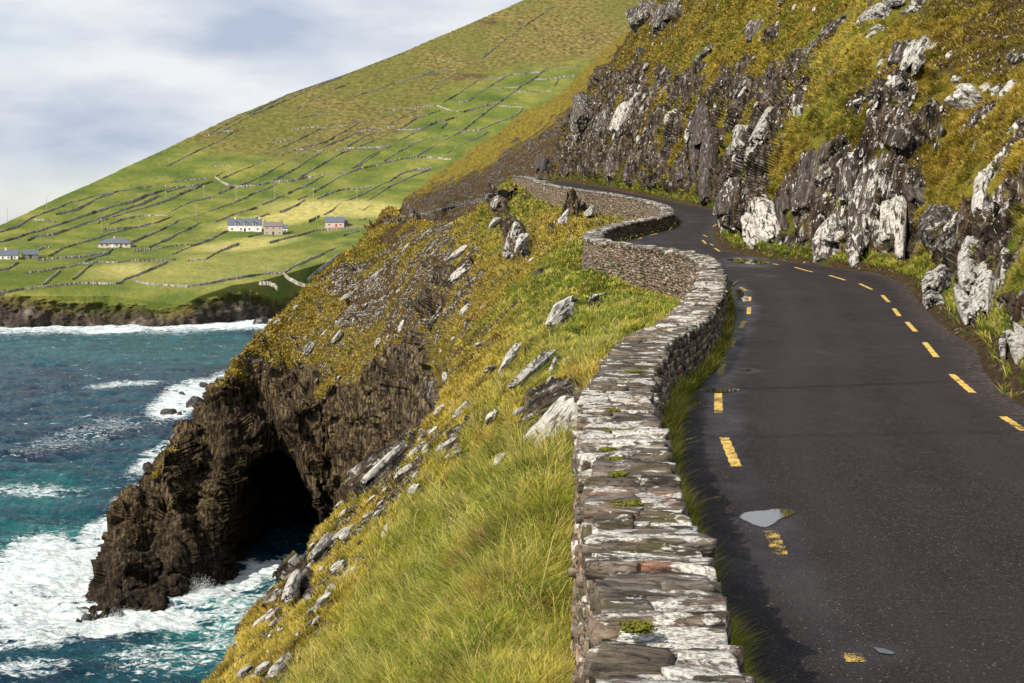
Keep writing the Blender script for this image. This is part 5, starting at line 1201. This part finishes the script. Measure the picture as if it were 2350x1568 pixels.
# ------------------------------------------------------------------ far field walls
def cA(p): return (p[0]*.21464, p[1]*.21464+428.4)
def cB(p): return (p[0]*.21464+428.4, p[1]*.21464+428.4)
def cC(p): return (p[0]*.21464+382.5, p[1]*.21464+214.2)
def cD(p): return (p[0]*.24393+795.6, p[1]*.24393+137.7)
FW = {cA: """0 490 180 430 350 335 560 255 740 180 880 150 1000 110 1230 65 1450 25 1650 0|600 305 800 250 930 190 1080 115 1260 60|0 600 150 560 250 525 420 475 690 390 900 310 1200 215 1400 165 1550 100 1800 30 1950 0
300 580 400 530 560 515 720 465 950 380 1100 340 1300 260 1500 190 1700 95|1210 330 1500 245 1700 180 1800 140 1950 70 2150 0|1170 405 1300 360 1450 325 1600 315 1800 320|1110 460 1300 455 1500 430 1650 400 1830 335
520 750 680 665 900 600 1020 560 1150 515 1400 455 1600 420|1280 660 1450 580 1700 480 1860 400 1900 375 2100 330 2281 255|1600 655 1720 600 1900 510 2050 440 2150 390|1810 290 1900 235 2050 165 2281 110|870 825 1000 770 1150 715 1200 670
850 830 950 830 1050 815 1250 820 1400 800 1700 800 1880 790|780 1000 900 900 980 840|440 1080 540 990 640 905|280 930 450 910 600 885 750 865 860 840|1265 1045 1330 1000 1500 940 1700 850 1790 810|0 1150 200 1110 450 1080 700 1055 850 1040 1260 1045
1450 1020 1600 1050 1800 1065 2000 1075 2281 1035|0 900 80 885 200 820|1450 690 1700 670 1850 640 2100 630|400 790 700 770 950 745 1150 710|390 690 470 660 545 655|1850 730 2000 670 2150 610 2281 560|350 360 450 365 590 380|1050 400 1060 380 1160 345""",
cB: """320 380 430 335 480 310 650 260 760 225|1090 80 1200 30 1280 0|1190 145 1290 100|640 385 780 330 880 295|1000 275 1100 235 1180 205 1260 150|170 600 350 520 480 460|1470 305 1560 260 1600 220 1660 180|1880 265 1950 225 2010 200
1840 370 1930 350 2010 340|660 545 820 505|890 600 1100 550 1240 520 1350 480 1500 460 1700 450 1900 440|0 800 200 790 350 700 480 640 560 615|250 1045 420 1000 700 960 860 940 1030 930 1150 860 1300 790 1480 710 1600 665 1740 620
1030 930 1100 990 1200 1040 1270 1060|1290 1010 1360 940 1500 830 1640 720|770 1035 880 1035 940 1060 975 1095|1680 530 1760 505 1850 485|1310 370 1420 320""",
cC: """290 470 500 440 600 410 710 405|0 780 200 680 400 580 560 520 700 410|600 400 900 240 1100 150 1450 0 1700 -110 1900 -190|1400 170 1500 100 1700 0 1900 -90|530 890 600 850 720 800 900 720 1080 650 1200 600 1400 500 1530 440 1640 380 1940 350 2000 310 2090 255
1340 390 1500 370 1640 360|1080 540 1200 520 1320 500|600 910 850 815 1000 750 1200 680 1380 610 1540 600|1350 600 1520 570 1700 520 1820 450 1950 380 2130 270 2281 220|790 980 950 920 1100 840 1300 730 1500 650 1610 610 1750 540 1900 480 2070 400
1150 930 1300 850 1450 770 1530 710 1650 640|1440 890 1600 800 1750 710 1880 640 1980 600|1610 620 1800 610 1950 590 2150 580 2281 580|1930 570 2100 470 2281 390|0 970 200 940 420 915|0 1060 200 1000 380 980 490 950|0 1145 150 1080 250 1030
560 1070 720 1000|520 900 600 960 680 990 800 1000 950 990 1150 950 1300 940 1500 900 1700 880 1940 855 2060 810 2281 770|480 1260 700 1190 900 1090 1060 1030 1160 990|1020 1195 1130 1150 1250 1095|1300 1070 1450 1010 1600 930 1690 890
1570 1060 1700 990 1850 900 2020 825|2040 785 2150 720 2281 640|1610 1140 1720 1080 1850 1040 2200 1005|1450 260 1650 220 1850 170|500 790 620 780 700 795""",
cD: """190 635 330 550 480 480|370 620 520 540 660 480|560 615 650 550 760 520 880 480|130 810 300 740 450 670 560 615|0 730 120 670 300 650 450 630|320 490 600 460 840 430 980 480 1100 490 1200 460 1350 420 1450 400
910 400 1050 320 1230 200 1350 180 1460 175 1560 140 1700 125 1840 115 2000 80 2200 60|1040 405 1150 385 1250 310 1350 250 1470 175|650 910 850 800 1070 680 1200 580 1350 460 1550 320 1640 250 1760 180 1840 110|1370 285 1500 265 1620 260
1590 300 1750 305 1940 300|1760 185 1880 185 2000 165 2160 150|1935 290 1990 180|1430 435 1550 445 1660 450|1660 455 1600 520 1400 600 1250 660 1080 680|480 660 630 660 760 640|490 765 620 700 740 650|760 625 850 580 930 570 1030 540|890 645 940 590
0 835 200 830 420 810|60 1020 200 920 420 810|350 960 450 890 620 800 690 770|550 790 700 770 800 740 950 715|150 1020 400 960 650 910 820 920 980 940|380 1160 500 1080 660 1030|660 1030 800 1020|200 1330 400 1200 590 1110 790 1030|0 1335 150 1270 280 1200 370 1155
950 880 1100 800 1340 680|780 290 900 200 1100 90 1250 0 1576 -257 1945 -503|850 0 1000 20 1120 40|70 345 400 240 700 150 820 100|780 135 1040 65|-1300 700 -1040 560 -560 330 -200 170 150 -10 520 -60"""}
g_ = N('field_wall_stone'); _n = g_.noise(.55, 5, .7); _m = g_.noise(.08, 3)
_c = g_.ramp(_n, [(.32, (.11, .097, .075)), (.46, (.24, .215, .175)), (.62, (.42, .395, .34))]); _c = g_.mix(g_.ramp(_m, [(.5, 0.), (.62, .75)]), _c, (.035, .036, .012))
MAT_FW = g_.done(_c, .95, g_.bump(_n, .8, .3))
LMF = [(22, 590, 'white cottage'), (262, 563, 'hipped roof bungalow'), (560, 522, 'long white house'), (625, 527, 'tall stone house'), (772, 512, 'pink walled bungalow'),
       (140, 700, 'left edge cliffs'), (620, 660, 'cliff top path'), (900, 600, 'brown headland'), (1250, 190, 'top corner field'), (1050, 130, 'dark heath bank'), (510, 405, 'wall hairpin corner'),
       (1000, 330, 'middle steep fields'), (440, 320, 'skyline'), (700, 300, 'purple heather patch'), (120, 500, 'left skyline pole'), (800, 440, 'line of poles')]
walls_px = []
for f, txt in FW.items():
    for ln in txt.replace('\n', '|').split('|'):
        v = [float(x) for x in ln.split()]; walls_px.append(np.array([f(p) for p in zip(v[::2], v[1::2])]))
def wall_far(poly, k, hgt, thick, rs_):
    d = np.r_[0, np.cumsum(np.hypot(*np.diff(poly, axis=0).T))]; n = max(int(d[-1]/1.1), 4); s_ = np.linspace(0, d[-1], n)
    px = np.interp(s_, d, poly[:, 0])+.5*pn(s_/7., k*3.1, 0, 5); py = np.interp(s_, d, poly[:, 1])+.6*pn(s_/5., k*1.7, 0, 6)
    Pw = P_far(px, np.maximum(py, np.interp(px, SKX, SKY)+1.5))
    t = np.gradient(Pw[:, :2], axis=0); t /= np.linalg.norm(t, axis=1)[:, None]+1e-9; nn = np.column_stack([-t[:, 1], t[:, 0], 0*t[:, 0]])
    h = hgt*(1+.38*pn(s_*.9, k*2.3, 0, 7)+rs_.normal(0, .10, n)); tk = thick*(1+.3*pn(s_*.5, k, 0, 8))
    gap = pn(s_/9., k*5.5, 0, 12) > .75; h = np.where(gap, h*.35, h)
    sec = [(-.75, -.8), (-.55, .55), (-.3, 1.), (.3, .95), (.55, .5), (.75, -.8)]
    V = np.stack([Pw+nn*(a*tk*(1+rs_.normal(0, .07, n)))[:, None]+np.column_stack([0*h, 0*h, h*b if b > 0 else h*0+b]) for a, b in sec], 1)
    c = Pw[n//2]
    o = mesh_np('field_wall', V.reshape(-1, 3)-c, quads=grid_quads(n, 6), mat=MAT_FW, smooth=False); o.location = c
    return o
rs_ = np.random.default_rng(77)
mid = [w_[len(w_)//2] if len(w_) % 2 else (w_[len(w_)//2-1]+w_[len(w_)//2])/2 for w_ in walls_px]
for k, w_ in enumerate(walls_px):
    hf_ = 1.1 if w_[:, 1].mean() > np.interp(w_[:, 0].mean(), [0, 420, 640, 900, 1020, 1200, 1330], [330, 335, 370, 330, 215, 160, 150]) else .75
    o = wall_far(w_, k, hf_, .44, rs_)
    li = min(range(len(LMF)), key=lambda l: (mid[k][0]-LMF[l][0])**2+(mid[k][1]-LMF[l][1])**2); lx, ly, ln = LMF[li]
    r = sorted(range(len(mid)), key=lambda m_: (mid[m_][0]-lx)**2+(mid[m_][1]-ly)**2).index(k)+1
    Lp = np.hypot(*np.diff(w_, axis=0).T).sum(); dirx = w_[-1]-w_[0]; steep = abs(dirx[1]) > .42*abs(dirx[0])
    ordn = 'nearest' if r == 1 else f"{r}{'th' if 10 < r % 100 < 14 else {1: 'st', 2: 'nd', 3: 'rd'}.get(r % 10, 'th')} nearest"
    cl_ = 'climbing' if steep else 'crossing'
    tag(o, f"{'long' if Lp > 170 else 'short'} field wall {cl_} the far hill, {ordn} to the {ln}", 'field wall', 'drystone field walls on the far hill')
# ------------------------------------------------------------------ houses
def simple(name, col, rough=.8, bump=None):
    g = N(name); n = g.noise(3., 4); return g.done(g.mix(.35, col, g.mix(1., col, g.ramp(n, [(.3, .55), (.7, 1.25)]), 'MULTIPLY')), rough)
M_WHITE = simple('white_render', (.80, .78, .72)); M_SLATE = simple('slate_roof', (.10, .115, .14), .55); M_SLATE2 = simple('brown_slate', (.16, .13, .125), .6)
M_STONE = simple('rubble_stone', (.42, .36, .27)); M_PINK = simple('pink_render', (.56, .42, .37)); M_GLASS = simple('window_glass', (.02, .025, .03), .15); M_DARK = simple('dark_wood', (.04, .03, .025)); M_RED = simple('red_paint', (.55, .03, .02)); M_GREY = simple('grey_stone', (.20, .18, .16))
def boxv(x0, x1, y0, y1, z0, z1):
    V = np.array([(x, y, z) for z in (z0, z1) for y in (y0, y1) for x in (x0, x1)], float)
    return V, np.array([(0, 2, 3, 1), (4, 5, 7, 6), (0, 1, 5, 4), (1, 3, 7, 5), (3, 2, 6, 7), (2, 0, 4, 6)])
def part(name, boxes, mat, parent, smooth=False):
    V = []; Q = []; o_ = 0
    for b in boxes:
        v, q_ = boxv(*b) if not isinstance(b, tuple) or len(b) == 6 else b
        V.append(v); Q.append(q_+o_); o_ += len(v)
    return mesh_np(name, np.concatenate(V), quads=np.concatenate(Q), mat=mat, smooth=False, parent=parent)
def gable_body(L, D, H, R, x0=0, y0=0):
    """walls with gables: long side along x"""
    V = np.array([(x0-L/2, y0, -2.5), (x0+L/2, y0, -2.5), (x0+L/2, y0+D, -2.5), (x0-L/2, y0+D, -2.5), (x0-L/2, y0, H), (x0+L/2, y0, H), (x0+L/2, y0+D, H), (x0-L/2, y0+D, H), (x0-L/2, y0+D/2, H+R), (x0+L/2, y0+D/2, H+R)])
    return V, [(0, 1, 5, 4), (2, 3, 7, 6)], [(1, 2, 6, 9, 5), (3, 0, 4, 8, 7)]
def mesh_poly(name, V, F_, mat, parent):
    me = bpy.data.meshes.new(name); me.from_pydata([tuple(v) for v in V], [], F_); me.materials.append(mat); me.update(); o = bpy.data.objects.new(name, me); COL.objects.link(o); o.parent = parent; return o
def roof_gable(L, D, H, R, mat, parent, x0=0, y0=0, ov=.35, th=.22):
    a = L/2+ov; yo = -ov*.8; zo = H-ov*.8*R/(D/2)
    prof = [(y0+yo, zo), (y0+D/2, H+R), (y0+D-yo, zo), (y0+D-yo, zo+th), (y0+D/2, H+R+th), (y0+yo, zo+th)]
    V = [(x0-a, y, z+.02) for y, z in prof]+[(x0+a, y, z+.02) for y, z in prof]
    F_ = [(0, 1, 4, 5), (1, 2, 3, 4), (6, 11, 10, 7), (7, 10, 9, 8)]+[(i, i+6, (i+1) % 6+6, (i+1) % 6) for i in range(6)]
    return mesh_poly('roof', V, F_, mat, parent)
def house(name, px, py, L, D, H, R, rz, wallm, roofm, wins, label, chim=(), door=None, hip=False):
    Pp = P_far(np.array(float(px)), np.array(float(py))); e = empty(name, Pp, rz); tag(e, label, 'house')
    V, q4, g5 = gable_body(L, D, H, R if not hip else .01)
    mesh_poly('wall', V, q4+g5, wallm, e)
    if hip:
        a, b = L/2+.5, .5; Vh = [(-a, -b, H), (a, -b, H), (a, D+b, H), (-a, D+b, H), (-a+D/2, D/2, H+R), (a-D/2, D/2, H+R), (-a, -b, H-.25), (a, -b, H-.25), (a, D+b, H-.25), (-a, D+b, H-.25)]
        rf = mesh_poly('roof', Vh, [(0, 1, 5, 4), (1, 2, 5), (2, 3, 4, 5), (3, 0, 4), (6, 7, 1, 0), (7, 8, 2, 1), (8, 9, 3, 2), (9, 6, 0, 3), (9, 8, 7, 6)], roofm, e)
    else: rf = roof_gable(L, D, H, R, roofm, e)
    for cx in chim: part('chimney', [(cx-.45, cx+.45, D/2-.4, D/2+.4, H+R-.9, H+R+1.15), (cx-.55, cx+.55, D/2-.5, D/2+.5, H+R+1.15, H+R+1.3)], wallm if chim and wallm is not M_STONE else M_GREY, rf)
    for x, z, w_, h in wins:
        wf = part('window', [(x-w_/2-.1, x-w_/2, -.06, .1, z-.1, z+h+.1), (x+w_/2, x+w_/2+.1, -.06, .1, z-.1, z+h+.1), (x-w_/2, x+w_/2, -.06, .1, z+h, z+h+.1), (x-w_/2, x+w_/2, -.1, .1, z-.14, z), (x-.03, x+.03, -.05, .1, z, z+h)], M_WHITE, e)
        part('pane', [(x-w_/2, x+w_/2, -.03, .02, z, z+h)], M_GLASS, wf)
    if door: part('door', [(door[0]-.55, door[0]+.55, -.05, .03, 0, 2.1)], door[1], e)
    return e, rf
house('white_cottage', 20, 597, 9.4, 6, 2.8, 2.6, .28, M_WHITE, M_SLATE, [(-3., .9, .8, 1.1), (-.2, .9, .8, 1.1), (3., .9, .8, 1.1)], 'white single storey cottage with slate gable roof at the far left edge', (-1.5,), (1.5, M_DARK))
house('stone_cottage', 70, 594, 8.2, 5.5, 2.4, 2.2, .35, M_GREY, M_SLATE, [(-2, .8, .8, .9), (2, .8, .8, .9)], 'small dark stone cottage just right of the white cottage at the far left', (), (0, M_DARK))
house('bungalow', 262, 568, 18.5, 10, 2.6, 2.7, .06, M_PINK, M_SLATE, [(-7, .9, 1.3, 1.1), (-4, .9, 1.3, 1.1), (4, .9, 1.3, 1.1), (7, .9, 1.3, 1.1), (1.4, .9, 1.2, 1.1)], 'low pinkish bungalow with a dark hipped slate roof standing alone in fields', (-.8,), (-1, M_WHITE), hip=True)
e, rf = house('farmhouse', 562, 531, 21, 7.5, 4.1, 3.9, .18, M_WHITE, M_SLATE, [(-8, .9, 1., 1.2), (-2.4, .9, 1., 1.2), (2.8, .9, 1., 1.2), (8, .9, 1., 1.2)], 'long white house with grey slate roof and dormers, left of the stone house', (-6, 9.2), (0, M_DARK))
for dx in (-5, .5, 6):
    dm = part('dormer', [(dx-1.0, dx+1.0, -.15, 2.6, 3.2, 5.6)], M_WHITE, e)
    mesh_poly('dormer_roof', [(dx-1.3, -.4, 5.5), (dx+1.3, -.4, 5.5), (dx, -.4, 6.9), (dx-1.3, 3.4, 5.5), (dx+1.3, 3.4, 5.5), (dx, 3.4, 6.9)], [(0, 1, 2), (3, 5, 4), (0, 2, 5, 3), (1, 4, 5, 2), (0, 3, 4, 1)], M_SLATE, dm)
    part('pane', [(dx-.6, dx+.6, -.2, -.1, 3.9, 5.1)], M_GLASS, dm)
house('stone_house', 627, 539, 11.6, 6.5, 5.4, 2.6, .12, M_STONE, M_SLATE2, [(x, z, .95, 1.25) for x in (-4, 0, 4) for z in (.8, 3.5)][:2]+[(x, z, .95, 1.25) for x in (-4, 4) for z in (.8, 3.5)][2:]+[(0, 3.5, .95, 1.25)], 'tall two storey stone house with a dark chimney on each gable', (-5.2, 5.2), (0, M_DARK))
house('annex_cottage', 650, 534, 5.2, 4.5, 3.0, 2.0, .2, M_WHITE, M_SLATE, [(-1.2, .9, .8, 1.0), (1.2, .9, .8, 1.0)], 'small white building close to the right gable of the stone house')
house('pink_bungalow', 768, 521, 12.2, 7.5, 3.3, 3.2, .10, M_PINK, M_SLATE, [(-3.6, 1., 1.1, 1.1), (3.8, 1., 1.1, 1.1)], 'pink walled bungalow with grey gable roof and red door, right of stone house', (.4,), (1.0, M_RED))
house('grey_shed', 790, 518, 5.5, 5, 2.4, 1.4, .10, M_GREY, M_SLATE, [(-.8, .8, .8, .9)], 'small grey lean building against the right end of the pink bungalow')
house('roadside_cottage', 908, 500, 8.0, 5.5, 2.6, 2.3, .2, M_WHITE, M_SLATE, [(-2, .9, .8, 1.)], 'small slate roofed house half hidden behind the brown headland')
# ------------------------------------------------------------------ poles
M_POLE = simple('weathered_pole', (.42, .38, .32))
PT = [(cC((400, 1122)), 'above the long white house, second field up'), (cC((745, 1142)), 'between two diagonal walls left of centre'), (cC((1158, 1128)), 'above the short wall over the long white house'),
      (cC((1570, 1152)), 'beside the wall end above the pink bungalow'), (cC((2035, 1172)), 'far right of the pole line near the brown headland'), (cC((318, 1342)), 'rising from the stone heap left of the white house'), (cC((1605, 1340)), 'standing just left above the pink bungalow'),
      (cA((80, 382)), 'leftmost on the sloping skyline'), (cA((500, 262)), 'second from the left on the skyline'), (cA((1775, 122)), 'high among the upper left field walls'), (cA((1085, 500)), 'on the green field above the hipped roof bungalow')]
for (px, py), lab in PT:
    Pp = P_far(np.array(px), np.array(py)); e = tag(empty('utility_pole', Pp), 'thin pale wooden utility pole, '+lab, 'utility pole', 'utility poles crossing the far hill')
    th = np.linspace(0, 2*math.pi, 8, endpoint=False); V = np.concatenate([np.column_stack([.18*np.cos(th), .18*np.sin(th), 0*th-1]), np.column_stack([.12*np.cos(th), .12*np.sin(th), 0*th+9.4])])
    mesh_np('pole', V, quads=np.array([(i, (i+1) % 8, (i+1) % 8+8, i+8) for i in range(8)]), mat=M_POLE, parent=e)
    part('crossarm', [(-1.0, 1.0, -.08, .08, 8.5, 8.7)], M_POLE, e)
# ------------------------------------------------------------------ the lower wall round the brown spur
def ground_wall(pts, Y0, name, lab, h, th):
    poly = np.array(pts, float); d = np.r_[0, np.cumsum(np.hypot(*np.diff(poly, axis=0).T))]; n = int(d[-1]/1.5); s_ = np.linspace(0, d[-1], n)
    px, py = np.interp(s_, d, poly[:, 0]), np.interp(s_, d, poly[:, 1]); Pw = np.array([hit(a_, b_)[0] for a_, b_ in zip(px, py)]); Pw[:, 2] -= .15
    t = np.gradient(Pw[:, :2], axis=0); t /= np.linalg.norm(t, axis=1)[:, None]; nn = np.column_stack([-t[:, 1], t[:, 0], 0*t[:, 0]])
    hh = h*(1+.2*pn(s_/3., 0, 0, 9)); V = np.stack([Pw+nn*a*th+np.column_stack([0*hh, 0*hh, hh*b if b > 0 else hh*0-.5]) for a, b in ((-.6, 0), (-.5, .8), (-.3, 1.), (.3, 1.), (.5, .8), (.6, 0))], 1)
    o = mesh_np(name, V.reshape(-1, 3), quads=grid_quads(n, 6), mat=MAT_ROCK, smooth=False, attrs={'pale': np.full(n*6, .45)}); tag(o, lab, 'wall')
ground_wall([(876, 512), (920, 506), (960, 497), (1010, 484), (1070, 470), (1130, 456), (1185, 443)], [262, 275, 300, 300, 300, 300, 296, 292], 'stone_wall', 'faint grey roadside wall curving round the foot of the brown spur beyond the bend', .6, .6)
# ------------------------------------------------------------------ spray
g_ = N('sea_spray'); _n = g_.noise(3., 4); MAT_SPR = g_.done(g_.ramp(_n, [(.3, (.72, .76, .78)), (.7, (.92, .93, .93))]), .9)
g_.b.inputs['Subsurface Weight'].default_value = .0
def spray(px, py, wpx, hpx, n, seed, lab, lean=0.):
    rs_ = np.random.default_rng(seed); Y = SEA/ray(px, py)[1]; c = at(px, py, Y); sc = K/FPX*Y
    a = rs_.normal(0, .45, n); t = rs_.random(n)**1.7; env = np.exp(-(a*1.3)**2)*(.7+.5*pn(a*5+seed, 0, 0, seed))*rs_.uniform(.3, 1.15, n)
    X = a*wpx*sc/1.3+lean*t*hpx*sc; Z = t*env*hpx*sc; Yo = rs_.normal(0, .5, n)*wpx*sc*.18
    X = X+rs_.normal(0, .35, n)*(.3+t)
    bm = bmesh.new(); bmesh.ops.create_icosphere(bm, subdivisions=1, radius=1); V0 = np.array([v.co[:] for v in bm.verts]); F0 = np.array([[v.index for v in f.verts] for f in bm.faces]); bm.free(); m = len(V0)
    S = rs_.uniform(.3, 1.0, n)**2*(1.25-t)*sc*.42+.014
    V = np.stack([X, Yo, Z-.2], -1)[:, None]+V0[None]*rs_.uniform(.6, 1.3, (n, m, 1))*(S[:, None]*np.array([[1, 1, 1.5]]))[:, None]
    o = mesh_np('wave_spray', V.reshape(-1, 3), tris=(F0[None]+(np.arange(n)*m)[:, None, None]).reshape(-1, 3), mat=MAT_SPR); o.location = c
    tag(o, lab, 'spray', kind='stuff')
spray(450, 1375, 85, 78, 9000, 1, 'white burst of spray thrown up right of the brown cape', .25)
spray(280, 1418, 150, 34, 8000, 2, 'white spray running down the foot of the cape')
spray(190, 1412, 50, 36, 3000, 3, 'white splash at the outermost tip of the cape', -.2)
spray(620, 1302, 26, 18, 1500, 4, 'small white splash inside the cave mouth')
spray(490, 735, 40, 26, 2500, 5, 'white splash against the far shore rocks')
spray(200, 1250, 70, 22, 2500, 6, 'white surf breaking behind the cape')
spray(310, 748, 90, 10, 1500, 7, 'low white surf under the far cliffs')
